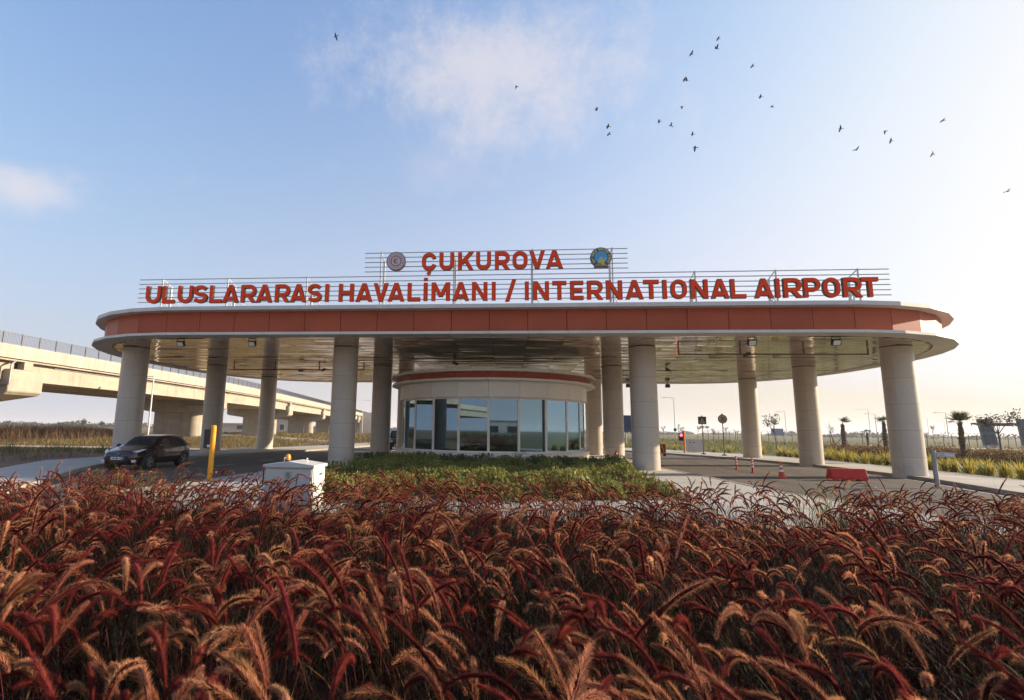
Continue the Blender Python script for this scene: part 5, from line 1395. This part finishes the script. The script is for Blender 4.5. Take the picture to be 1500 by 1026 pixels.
# ------------------------------------------------------------------ shrub bed in front of the booth
def shrub_mesh(name, n, r, h, cols, ls):
    nm = NM()
    u = RNG.normal(0, 1, (n, 3)); u /= np.linalg.norm(u, axis=1, keepdims=True); u[:, 2] = np.abs(u[:, 2])
    lump = 1+.36*np.sin(u[:, 0]*5+RNG.uniform(0, 6))*np.cos(u[:, 1]*6+RNG.uniform(0, 6))+.1*np.sin(u[:, 2]*9)
    rr = (RNG.random(n)**.28)*lump
    c = u*rr[:, None]*np.array([r, r, h])
    c[:, 2] += .02
    k = RNG.random(n); col = np.where((k < .6)[:, None], jit(cols[0], n, .22), jit(cols[1], n, .22))
    leaves(nm, c, U(ls*.7, ls*1.3, n), np.clip(col, .01, 1), .52, .5)
    # shoots
    m_ = 26; q = RNG.uniform(0, 2*PI, m_); rad = np.sqrt(RNG.random(m_))*r*.8
    for i in range(m_):
        b = np.array([rad[i]*math.cos(q[i]), rad[i]*math.sin(q[i]), h*math.sqrt(max(.1, 1-(rad[i]/r)**2))*.85])
        t = RNG.random(14)[:, None]*np.array([[RNG.normal(0, .25), RNG.normal(0, .25), 1]])*h*.75
        leaves(nm, b+t+RNG.normal(0, .012, (14, 3)), U(ls*.7, ls*1.2, 14), np.clip(jit(cols[0], 14, .2), .01, 1), .5, .8)
    nb = 10
    blades(nm, np.c_[RNG.normal(0, .03, (nb, 2)), np.zeros(nb)], U(0, 2*PI, nb), U(h*.7, h*1.0, nb), np.full(nb, .012), U(.0, .3, nb), U(.3, .8, nb), 3, jit((.10, .07, .045), nb), taper=5)
    return nm.mesh(name, M['plant'])
SH_Y = [shrub_mesh('low_shrub', 760, .54, .31, ((.225, .222, .055), (.115, .14, .04)), .085) for _ in range(4)]
SH_G = [shrub_mesh('dark_shrub', 1100, .50, .35, ((.10, .145, .045), (.062, .095, .034)), .078) for _ in range(4)]
gx, gy = jitter_grid(-6.7, 5.1, 12.7, 24.4, .86, .30)
for x, y in zip(gx, gy):
    lim = (4.3 if y > 15 else 3.5)+.2*math.sin(y*1.3)
    if x > lim or y < (13.5 if x > -2 else 12.7) or x < -6.75 or (y < 14.8 and x < -5.5): continue
    if math.hypot(x-6.36, y-25.8) < 1 or math.hypot(x+8.46, y-25.8) < 1: continue
    o = link('low_shrub', random.choice(SH_Y), None, (x, y, .12), random.uniform(0, 6.3), label='low yellow-green shrub in the clipped bed between red grass and booth', cat='shrub', group='yellow-green shrubs in the bed before the booth')
    s = random.uniform(.7, 1.2); o.scale = (s, s, s*random.uniform(.65, 1.4))
gx, gy = jitter_grid(-6.9, 5.3, 24.5, 27.6, .80, .25)
for x, y in zip(gx, gy):
    if math.hypot(x-BX, y-BY) < 6.55 or (-.2 < x < 1.0 and y > 24.8): continue
    if math.hypot(x-6.36, y-25.8) < 1.1 or math.hypot(x+8.46, y-25.8) < 1.1: continue
    o = link('dark_shrub', random.choice(SH_G), None, (x, y, .12), random.uniform(0, 6.3), label='darker green bushy shrub close against the foot of the booth', cat='shrub', group='dark green shrubs along the booth')
    s = random.uniform(.85, 1.15); o.scale = (s, s, s*random.uniform(.8, 1.15))
nm = NM(); n = 9
P = blades(nm, np.c_[RNG.normal(0, .05, (n, 2)), np.zeros(n)], U(0, 2*PI, n), U(.6, .85, n), np.full(n, .02), U(.0, .3, n), U(.3, .8, n), 4, jit((.16, .14, .12), n), taper=5)
leaves(nm, P[:, 2:].reshape(-1, 3).repeat(7, 0)+RNG.normal(0, .07, (n*21, 3)), U(.05, .09, n*21), jit((.13, .13, .10), n*21, .2))
link('sparse_shrub', nm.mesh('sparse_shrub', M['plant']), None, (.3, 25.6, .12), label='sparse greyish twiggy shrub in the gap before the booth wall', cat='shrub')

# ------------------------------------------------------------------ yellow sword-leaved plants along the right pavement
def sword_mesh():
    nm = NM(); n = 78
    col = np.where((RNG.random(n) < .62)[:, None], jit((.58, .46, .085), n, .2), jit((.20, .22, .05), n, .2))
    blades(nm, np.c_[RNG.normal(0, .09, (n, 2)), np.zeros(n)], U(0, 2*PI, n), U(.55, 1.12, n), U(.032, .055, n), U(.05, .55, n), U(.3, 1.15, n), 6, np.clip(col*.55, .01, 1), np.clip(col, .01, 1), twist=U(-.4, .4, n), w0=.6)
    return nm.mesh('sword_plant', M['plant'])
SW = [sword_mesh() for _ in range(5)]
SWP = []
for y in np.arange(24.6, 47, .8): SWP.append((float(np.interp(y, [24, 26, 30, 39, 47], [21.9, 22.2, 22.6, 22.8, 21.9]))+random.uniform(-.15, .25), y))
for y in np.arange(27, 45, 1.15): SWP.append((float(np.interp(y, [24, 30, 39, 47], [23.3, 23.9, 24.1, 23.4]))+random.uniform(-.3, .3), y+random.uniform(-.3, .3)))
for y in np.arange(47.5, 62, 1.5): SWP.append((float(np.interp(y, [47, 53, 62], [21.6, 18.6, 14.2])), y))
for k, (x, y) in enumerate(SWP):
    o = link('sword_plant', SW[k % 5], None, (x, y, -.01), random.uniform(0, 6.3), label='yellow sword-leaved plant in the row behind the right pavement', cat='plant', group='yellow sword-leaved plants behind the right pavement')
    s = random.uniform(.8, 1.15) if y > 30 else random.uniform(.75, 1.0); o.scale = (s, s, s)
# red-leaved hedge behind them
def red_shrub():
    nm = NM(); n = 1300
    u = RNG.normal(0, 1, (n, 3)); u /= np.linalg.norm(u, axis=1, keepdims=True); u[:, 2] = np.abs(u[:, 2])
    c = u*(RNG.random(n)**.3)[:, None]*np.array([.8, .8, 1.15])*(1+.2*np.sin(u[:, :1]*6))
    k = RNG.random(n)*.7+.3*np.clip(c[:, 2], 0, 1); col = np.where((k > .48)[:, None], jit((.17, .062, .026), n, .25), jit((.062, .066, .024), n, .25))
    leaves(nm, c, U(.06, .12, n), np.clip(col, .01, 1), .5, .4); return nm.mesh('red_shrub', M['plant'])
RS = [red_shrub() for _ in range(3)]
for i in range(20):
    f = i/19; x, y = 25.8+f*7.5+random.uniform(-.2, .2), 46-f*12.5
    for r in range(2):
        o = link('red_shrub', RS[(i+r) % 3], None, (x+1.3*r, y+1.0*r, 0), random.uniform(0, 6.3), label='reddish brown shrub of the hedge behind the yellow plants at right', cat='shrub', group='reddish hedge shrubs at right')
        s = random.uniform(.85, 1.1); o.scale = (s, s, s)

# ------------------------------------------------------------------ palms
def fan_frond(nm, base, az, el, pet, fan, wind, col, n=17, droop=.5):
    d = np.array([math.cos(el)*math.cos(az), math.cos(el)*math.sin(az), math.sin(el)])
    tip = base+d*pet
    blades(nm, base[None], np.array([az]), np.array([pet]), np.array([.03]), np.array([PI/2-el]), np.array([PI/2-el+.12]), 3, np.array([[.11, .10, .04]]), taper=6)
    e1 = np.array([-math.sin(az), math.cos(az), 0]); e2 = np.cross(d, e1)
    for k in range(n):
        q = (k/(n-1)-.5)*2.7+RNG.normal(0, .05)
        v = d*math.cos(q)+e1*math.sin(q)*.95+e2*RNG.normal(0, .08); v = v+np.array(wind)
        v /= np.linalg.norm(v); a = math.atan2(v[1], v[0]); th = math.acos(np.clip(v[2], -1, 1))
        L = fan*(1-.25*abs(q)/1.4)*RNG.uniform(.85, 1.1)
        blades(nm, tip[None], np.array([a]), np.array([L]), np.array([.045]), np.array([th]), np.array([th+RNG.uniform(.2, droop+.5)]), 4, jit(col, 1, .2), jit((.30, .22, .09), 1, .2) if RNG.random() < .3 else None, twist=U(-.9, .9, 1), w0=.5)
def palm(label, x, y, h, fronds, r=.16, props_=0, dead=0):
    t = thing('palm_tree', label, 'palm tree', (x, y, 0), 0, 'young palms on the right verge')
    nseg = 26
    mb = MB(); pr = []
    for i in range(nseg+1):
        z = h*i/nseg; f = i/nseg
        pr.append(((r*(1.15-.35*f))*(1.12 if i % 2 else .9)*(1+.35*math.exp(-((f-.62)/.12)**2))*(1+.3*math.exp(-(f/.05)**2)), z))
    mb.lathe(pr, n=12); rng_ = random.Random(h)
    for k in range(90):                                     # old leaf bases
        f = .22+.78*rng_.random(); q = rng_.uniform(0, 6.3); R0 = r*(1.15-.35*f)*(1+.35*math.exp(-((f-.62)/.12)**2)); c_ = Vector((math.cos(q), math.sin(q), 0)); z = h*f
        a = c_*R0*.85+Vector((0, 0, z)); b = c_*(R0+.07)+Vector((0, 0, z+.12)); s_ = Vector((-c_.y, c_.x, 0))*.035
        mb.add([tuple(a-s_), tuple(a+s_), tuple(b+s_*.6), tuple(b-s_*.6), tuple(a-c_*.03+Vector((0, 0, .05)))], [(0, 1, 2, 3), (3, 2, 4), (0, 3, 4), (1, 4, 2)])
    mb.build('trunk', M['bark'], t, smooth=30)
    base = np.array([0, 0, h-.03])
    for (az, el, pet, fan, wind, col, dr) in fronds:
        nm = NM(); fan_frond(nm, base, az, el, pet, fan, wind, col, droop=dr); link('frond', nm.mesh('frond', M['plant']), t)
    for k in range(props_):
        q = 2*PI*k/props_+.5; mb = MB(); mb.tube([(1.35*math.cos(q), 1.35*math.sin(q), 0), (r*.9*math.cos(q), r*.9*math.sin(q), h*.52)], .045, 6); mb.build('prop', M['stake'], t)
    return t
G1, G2 = (.060, .085, .026), (.13, .115, .04)
fr = [(RNG.uniform(0, 6.3), RNG.uniform(.5, 1.45), .34, .62, (.10, .05, .12), G1, .25) for _ in range(20)] + [(.0, .05, .65, .75, (.5, 0, -.05), G2, .2), (.12, .0, .75, .6, (.6, 0, -.1), G2, .3), (2.9, .35, .3, .5, (0, 0, -.1), G1, .5), (3.4, .7, .3, .5, (0, 0, 0), G1, .4)]
palm('green-headed palm with one long frond blown to the right, right of the far right column', 29.1, 37.1, 2.75, fr, .135)
fr = [(RNG.normal(.1, .7), RNG.uniform(.6, 1.4), .35, .85, (.35, 0, .2), G2, .3) for _ in range(11)]
palm('short brown palm with scruffy wind-blown top held by three props', 37.9, 64.2, 3.1, fr, .21, 3)
fr = [(RNG.uniform(0, 6.3), RNG.uniform(.2, 1.2), .35, .55, (.1, 0, 0), G1, .5) for _ in range(10)]
palm('palm whose green top shows just left of the far right column', 35.6, 54.0, 3.15, fr, .17, 3)
fr = [(RNG.uniform(0, 6.3), RNG.uniform(.2, 1.2), .35, .6, (.1, 0, 0), G1, .5) for _ in range(10)]
palm('distant small palm behind the security fence right of the brown palm', 63.0, 100.0, 2.4, fr, .17)

# ------------------------------------------------------------------ young trees with sparse crowns
def sapling(label, x, y, h, spread, nleaf, col, lean=(0, 0), bare=False, clumps=6, group='young trees on the right verge', r=.05, stakes=0, fork=.55):
    t = thing('young_tree', label, 'tree', (x, y, 0), 0, group)
    rg = random.Random(int(x*10)+int(y)); mb = MB(); ends = []
    top = Vector((lean[0], lean[1], h*.82)); fk = Vector((lean[0]*fork*.7, lean[1]*fork*.7, h*fork))
    mb.tube([(0, 0, 0), (lean[0]*.1, lean[1]*.1, h*.25), tuple(fk)], [r, r*.85, r*.7], 7)
    for k in range(clumps):
        q = 2*PI*k/clumps+rg.uniform(-.4, .4); rr = spread*rg.uniform(.35, 1.0)
        e = fk+Vector((rr*math.cos(q)+(top.x-fk.x)*.8, rr*math.sin(q)*.8+(top.y-fk.y)*.8, (h-fk.z)*rg.uniform(.45, 1.0)))
        m_ = fk.lerp(e, .5)+Vector((rg.uniform(-.1, .1), rg.uniform(-.1, .1), .08))
        mb.tube([tuple(fk), tuple(m_), tuple(e)], [r*.5, r*.3, r*.12], 5); ends += [e, m_.lerp(e, .5)]
        if bare: mb.tube([tuple(m_), tuple(m_+Vector((rg.uniform(-.35, .35), rg.uniform(-.2, .2), .3)))], [r*.25, r*.08], 4)
    mb.build('trunk', M['bark2'], t, smooth=40)
    if not bare:
        nm = NM(); E_ = np.array([tuple(e) for e in ends]); k = RNG.integers(0, len(E_), nleaf)
        c = E_[k]+RNG.normal(0, 1, (nleaf, 3))*np.array([.17, .17, .10])*max(.5, spread)
        leaves(nm, c, U(.09, .20, nleaf)*max(.7, min(1.6, h/3.5)), np.clip(jit(col, nleaf, .3), .01, 1), .5, .2)
        link('crown', nm.mesh('crown', M['plant']), t)
    for k in range(stakes):
        q = 2*PI*k/max(1, stakes)+.3; mb = MB(); mb.tube([(.7*math.cos(q), .7*math.sin(q), 0), (.06*math.cos(q), .06*math.sin(q), h*.42)], .03, 5); mb.build('prop', M['stake'], t)
LG = (.075, .085, .035)
sapling('forked young tree with flat open crown between the slim right columns', 28.6, 60.1, 4.0, .95, 420, LG, (-.5, 0), clumps=7, fork=.5)
sapling('young tree with thin layered crown in front of the blue portal', 37.6, 44.5, 4.0, 1.35, 520, (.06, .05, .03), (-.15, 0), clumps=8, r=.07, fork=.52)
sapling('bare crooked sapling just right of the slim right column', 29.9, 52.0, 3.7, .45, 0, LG, (-.7, 0), bare=True, clumps=3, fork=.5)
for x, y, h, lab in ((33.3, 120, 3.4, 'leftmost in the far row beyond the road, left of the lamp'), (36.6, 120, 3.7, 'just right of the lamp above the red signal'), (38.2, 122, 3.3, 'second right of the lamp, behind the red signal'),
                     (40.7, 120, 3.6, 'seen just left of the pedestrian sign post'), (43.4, 118, 3.0, 'small dense one between the two road signs'), (46.7, 120, 3.5, 'right next to the speed sign post'), (49.6, 121, 2.9, 'low round one right of the speed sign'), (86, 150, 4.2, 'small dark one between the brown palm and the two close lamps'), (96, 130, 4.6, 'pale round one at the right flank of the far right column')):
    sapling('slender far sapling, ' + lab, x, y, h, .55 if 'dense' not in lab else .45, 170, LG, (RNG.normal(0, .2), 0), clumps=5, group='saplings in the far row', r=.06)

# ------------------------------------------------------------------ security fence
FP = [(52.5, 150), (58.0, 112.0), (64.0, 103.0), (76.6, 101.5), (90, 108), (118, 122)]
fence = thing('security_fence', 'tall wire security fence with Y-topped posts across the right field', 'fence', (70, 104, 0))
mb = MB(); mb.cyl((0, 0, 0), .06, 2.15, 6); mb.tube([(0, 0, 2.15), (-.35, 0, 2.6)], .035, 5); mb.tube([(0, 0, 2.15), (.35, 0, 2.6)], .035, 5); FPM = mb.mesh('post', M['sign_back'])
allp = []
for a, b in zip(FP, FP[1:]):
    L = math.hypot(b[0]-a[0], b[1]-a[1]); n = max(1, round(L/2.6)); ang = math.atan2(b[1]-a[1], b[0]-a[0])
    for i in range(n):
        x, y = a[0]+(b[0]-a[0])*i/n, a[1]+(b[1]-a[1])*i/n; allp.append((x-70, y-104)); link('post', FPM, fence, (x-70, y-104, 0), ang+PI/2)
mb = MB()
for z, r_ in [(z, .006) for z in np.arange(.1, 2.15, .17)]:
    mb.tube([(x, y, z) for x, y in allp], r_, 3, cap=False)
mb.build('fence_wire', M['galv'], fence)
mb = MB()
for d in (-.35, .35):
    for z in (2.35, 2.6): mb.tube([(x+d*.6*(1 if z < 2.5 else 1.6), y+d*.3, z) for x, y in allp], .010, 3, cap=False)
pts = []
for (x0, y0), (x1, y1) in zip(allp, allp[1:]):
    for k in range(16):
        f = k/16; q = f*2*PI*5; pts.append((x0+(x1-x0)*f, y0+(y1-y0)*f+.28*math.cos(q), 2.62+.28*math.sin(q)))
mb.tube(pts, .010, 3, cap=False); mb.build('barbed_wire', M['galv'], fence)

# ------------------------------------------------------------------ dry reeds, weeds and field grass
def scatter(n, poly):
    P = np.array(poly); x0, y0 = P.min(0); x1, y1 = P.max(0); out = []
    while sum(len(o) for o in out) < n:
        p = np.c_[RNG.uniform(x0, x1, n), RNG.uniform(y0, y1, n)]; inside = np.zeros(n, bool)
        for i in range(len(P)):
            (xa, ya), (xb, yb) = P[i], P[i-1]
            c = ((ya > p[:, 1]) != (yb > p[:, 1])) & (p[:, 0] < (xb-xa)*(p[:, 1]-ya)/(yb-ya+1e-9)+xa); inside ^= c
        out.append(p[inside])
    return np.concatenate(out)[:n]
def clumpy(p, n_out, s):
    return p[RNG.integers(0, len(p), n_out)]+RNG.normal(0, s, (n_out, 2))
nm = NM(); 
p = scatter(9000, [(-46.5, 37), (-52, 56), (-57, 76), (-110, 130), (-160, 130), (-110, 50)])
for frac, L0, L1, col in ((.62, 1.2, 2.2, (.15, .078, .036)), (.25, 1.5, 2.5, (.095, .060, .032)), (.13, .6, 1.2, (.12, .12, .04))):
    n = int(30000*frac); q = clumpy(p, n, .12)
    k = np.hypot(q[:, 0], q[:, 1]); w = .027*np.clip(k/60, 1, 2)
    blades(nm, np.c_[q, np.full(n, -.02)], U(0, 2*PI, n), U(L0, L1, n)*(.85+.2*np.sin(q[:, 0]*.22)*np.sin(q[:, 1]*.17)), w*U(.7, 1.5, n), U(.0, .25, n), U(.2, 1.3, n), 3, np.clip(jit(col, n, .3), .01, 1), twist=U(-1, 1, n))
link('dry_reeds', nm.mesh('dry_reeds', M['plant']), label='tall band of dry brown reeds beyond the viaduct', cat='reeds', kind='stuff')
nm = NM()
def weeds(poly, nseed, n, L0, L1, w, cols, sp=.3):
    n = int(n*.5); w *= 1.35; p = scatter(nseed, poly); q = clumpy(p, n, sp); k = RNG.random(n)
    col = np.where((k < .5)[:, None], jit(cols[0], n, .25), np.where((k < .8)[:, None], jit(cols[1], n, .25), jit(cols[2], n, .25)))
    sc = np.clip(np.hypot(q[:, 0], q[:, 1])/45, .8, 3)
    blades(nm, np.c_[q, np.full(n, -.01)], U(0, 2*PI, n), U(L0, L1, n), w*sc*U(.7, 1.4, n), U(.05, .6, n), U(.4, 1.5, n), 2, np.clip(col, .01, 1), twist=U(-1, 1, n))
DRY = ((.22, .135, .06), (.17, .155, .06), (.12, .13, .04))
weeds([(-46, 44), (-23, 44), (-19, 56), (-19, 60), (-30, 72), (-50, 92), (-56, 80)], 420, 26000, .25, .8, .022, DRY, .45)
weeds([(-62, 36.5), (-36, 36.5), (-24, 37), (-23.5, 25), (-26, 18), (-34, 14)], 300, 9500, .15, .55, .018, ((.13, .085, .035), (.10, .12, .035), (.17, .11, .05)), .35)
weeds([(-40, 30), (-26, 32), (-26, 36), (-44, 36.5)], 40, 2600, .3, .75, .02, ((.10, .125, .035), (.13, .13, .04), (.16, .12, .05)), .35)
weeds([(-44, 100), (-19, 66), (-18, 90), (-30, 150), (-70, 190), (-80, 140)], 500, 20000, .3, .9, .028, DRY, .6)
weeds([(-15.2, 60), (-13.0, 57), (-12.2, 61), (-14, 64)], 10, 1500, .6, 1.5, .03, ((.16, .19, .04), (.20, .20, .05), (.12, .14, .04)), .5)
link('dry_weeds', nm.mesh('dry_weeds', M['plant']), label='dry brown and olive weeds around the bridge piers', cat='weeds', kind='stuff')
nm = NM()
GRN = ((.115, .15, .035), (.16, .16, .05), (.22, .16, .075))
weeds([(24.8, 46), (23, 52), (14, 66), (14, 75), (40, 86), (62, 92), (62, 70), (40, 50), (36, 36), (32, 35)], 1200, 42000, .2, .65, .022, GRN, .5)
weeds([(12, 82), (60, 98), (54, 145), (20, 150), (6, 110)], 700, 26000, .25, .7, .035, ((.12, .14, .04), (.18, .16, .07), (.20, .14, .075)), .8)
weeds([(22, 22), (22.3, 45), (25, 46), (33, 33), (33, 22)], 500, 14000, .06, .18, .014, ((.11, .15, .03), (.14, .16, .04), (.17, .15, .05)), .4)
weeds([(62, 60), (62, 90), (80, 60), (82, 36), (60, 36)], 300, 12000, .2, .5, .03, GRN, .6)
weeds([(4, 64), (10, 60), (2, 100), (-10, 140), (-14, 100)], 300, 9000, .25, .7, .03, GRN, .6)
link('field_grass', nm.mesh('field_grass', M['plant']), label='patchy green and straw grass of the flat field at right', cat='grass', kind='stuff')
# far line of trees on the horizon, too far to pick apart
nm = NM()
for k in range(330):
    az = math.radians(RNG.uniform(-60, 52)); D = RNG.uniform(520, 1300); x, y = D*math.sin(az), D*math.cos(az)
    tall = (7.5 if az < -.35 else 5.5)*RNG.uniform(.45, 1.1)*(.6+.4*math.sin(az*37)**2); wd = RNG.uniform(6, 20); n = 150
    u = RNG.normal(0, 1, (n, 3)); u /= np.linalg.norm(u, axis=1, keepdims=True); u[:, 2] = np.abs(u[:, 2])
    c = u*(RNG.random(n)**.35)[:, None]*np.array([wd, wd*.6, tall])+np.array([x, y, 0])
    leaves(nm, c, U(1.2, 2.6, n), np.clip(jit((.062, .072, .045), n, .25), .01, 1), .7)
link('distant_treeline', nm.mesh('distant_treeline', M['plant']), label='hazy line of far trees along the whole horizon', cat='trees', kind='stuff')
for x, y, h, w, lab in ((-262, 300, 5.4, 1.7, 'single round tree on the left horizon'), (-225, 330, 5.2, 2.3, 'low rounded pair of trees on the horizon left of the far left column'), (-262, 335, 4.8, 1.9, 'small rounded tree on the left horizon among lower trees'), (-250, 300, 4.2, 1.6, 'small dark bush-like tree on the left horizon')):
    t = thing('field_tree', lab, 'tree', (x, y, 0), 0, 'trees on the left horizon')
    mb = MB(); mb.tube([(0, 0, 0), (.1, 0, h*.4), (0, .1, h*.7)], [.28, .2, .08], 7); mb.build('trunk', M['bark2'], t)
    nm = NM(); n = 520; u = RNG.normal(0, 1, (n, 3)); u /= np.linalg.norm(u, axis=1, keepdims=True)
    c = u*(RNG.random(n)**.33)[:, None]*np.array([w, w, h*.33])*(1+.25*np.sin(u[:, :1]*5+x))+np.array([0, 0, h*.66]); leaves(nm, c, U(.3, .7, n), np.clip(jit((.055, .068, .03), n, .25), .01, 1), .6); link('crown', nm.mesh('crown', M['plant']), t)

nm = NM(); n = 9000
q = scatter(n, [(-70, -48), (70, -48), (80, -62), (-80, -62)]); blades(nm, np.c_[q, np.full(n, -.01)], U(0, 2*PI, n), U(1.0, 2.2, n), U(.05, .1, n), U(0, .3, n), U(.2, 1.2, n), 3, np.clip(np.where((RNG.random(n) < .6)[:, None], jit((.07, .09, .03), n, .25), jit((.13, .085, .04), n, .25)), .01, 1))
link('tall_field_grass', nm.mesh('tall_field_grass', M['plant']), label='tall green and brown grass behind the viewer, mirrored in the booth windows', cat='grass', kind='stuff')

# ------------------------------------------------------------------ birds
def bird_mesh(up, flap):
    """body, tail, head and two bent wings as one mesh; up: wing raise angle"""
    mb = MB()
    mb.lathe([(.004, -.17), (.035, -.12), (.052, -.03), (.048, .05), (.028, .11), (.012, .13)], n=8)
    mb.v = [(z, x, y) for x, y, z in mb.v]                       # along x, nose at +x
    mb.ball((.145, 0, .012), .036, .028, .028, 8, 6)
    mb.tube([(.175, 0, .010), (.205, 0, .004)], [.010, .002], 5)
    mb.add([(-.14, -.02, 0), (-.30, -.055, .0), (-.30, .055, .0), (-.14, .02, 0), (-.14, 0, .014), (-.29, 0, .010)], [(0, 1, 5, 4), (4, 5, 2, 3), (0, 3, 2, 1)])
    for sg in (1, -1):
        a = up[0 if sg > 0 else 1]; r = Vector((0, sg*math.cos(a), math.sin(a))); b = a+flap; r2_ = Vector((0, sg*math.cos(b), math.sin(b)))
        p0 = Vector((.05, sg*.035, .02)); p1 = p0 + r*.15 + Vector((.03, 0, 0)); p2 = p1 + r2_*.20 + Vector((-.06, 0, 0))
        q0 = Vector((-.09, sg*.035, .015)); q1 = q0 + r*.15; q2 = p2 + Vector((-.05, 0, 0))
        dn = Vector((0, 0, -.008)); dn = Vector((0, sg*math.sin(a), -math.cos(a)))*.008
        v = [p0, p1, p2, q2, q1, q0]; w = [p+dn for p in v]
        mb.add(v+w, [(0, 1, 4, 5), (1, 2, 3, 4), (11, 10, 7, 6), (10, 9, 8, 7)] + [(i, 6+i, 6+(i+1) % 6, (i+1) % 6) for i in range(6)])
    return mb
BV = [bird_mesh(u, f).mesh('bird', M['bird'], 40) for u, f in (((.9, .9), .3), ((-.55, -.55), -.3), ((.12, .12), -.15), ((1.25, -.5), .1), ((.5, .5), -.6))]
BIRDS = [(-16.1, 41.7, 37.6, 3, 'far left, alone against the blue'), (.6, 50.4, 37.9, 1, 'alone below the wispy cloud'), (9.0, 51.6, 35.5, 0, 'left edge of the flock with raised wing'),
    (8.9, 45.3, 29.7, 2, 'upper of two gliding one above the other'), (10.3, 52.1, 33.0, 2, 'lower of two gliding one above the other'), (15.6, 52.4, 34.4, 2, 'left one of a close low pair'),
    (14.7, 45.9, 29.9, 0, 'right one of a close low pair'), (18.0, 52.4, 36.0, 1, 'single one below the overlapping pair'), (19.1, 52.9, 33.1, 4, 'just above the lowest of the middle group'),
    (16.9, 46.4, 27.9, 1, 'lowest of the middle group'), (19.0, 51.6, 41.5, 3, 'upper left of the middle group'), (21.8, 51.6, 43.1, 2, 'topmost of all, wings flat'),
    (18.9, 45.2, 37.0, 0, 'second from top, wing straight up'), (25.4, 52.4, 40.3, 2, 'flat glider at the upper right of the middle group'), (18.5, 52.0, 38.7, 0, 'front one of the overlapping pair'),
    (22.9, 46.2, 32.6, 2, 'flat glider right of the overlapping pair'), (27.5, 53.3, 36.1, 4, 'lower right one of the middle group'), (34.7, 54.3, 33.9, 3, 'upper left of the right group, wings spread'),
    (31.7, 47.8, 27.9, 3, 'lower left of the right group'), (39.4, 54.8, 33.7, 1, 'upper one of the centre pair in the right group'), (40.0, 55.0, 32.7, 3, 'lower one of the centre pair in the right group'),
    (39.7, 48.2, 30.7, 2, 'topmost of the right group, wings flat'), (44.4, 55.6, 31.4, 3, 'lowest of the right group'), (52.3, 57.0, 27.6, 4, 'far right, lowest of all'), (18.3, 52.0, 38.85, 2, 'rear one of the overlapping pair')]
for x, y, z, k, lab in BIRDS:
    o = link('bird', BV[k], None, (x, y, z), PI + random.uniform(-.35, .35), label='dark bird in flight, ' + lab, cat='bird', group='birds flying above the gate')
    o.rotation_euler = (random.uniform(-.7, .7) if k != 2 else .05, random.uniform(-.25, .1), PI + random.uniform(-.4, .4)); s = random.uniform(.85, 1.05)
    o.scale = (s, s, s)

# ------------------------------------------------------------------ dusty air over the plain
hm = bpy.data.materials.new('haze_air'); hm.use_nodes = True; ht = hm.node_tree; ht.nodes.clear()
ho = ht.nodes.new('ShaderNodeOutputMaterial'); hv = ht.nodes.new('ShaderNodeVolumePrincipled')
hv.inputs['Color'].default_value = (.88, .90, .95, 1); hv.inputs['Density'].default_value = .00032; hv.inputs['Anisotropy'].default_value = .2
ht.links.new(hv.outputs[0], ho.inputs['Volume'])
mb = MB(); mb.box((-5400, -5400, -1.1), (5400, 5400, 48)); hz_o = mb.build('haze', hm, kind='stuff')
hm.cycles.homogeneous_volume = True
SC.cycles.volume_bounces = 1
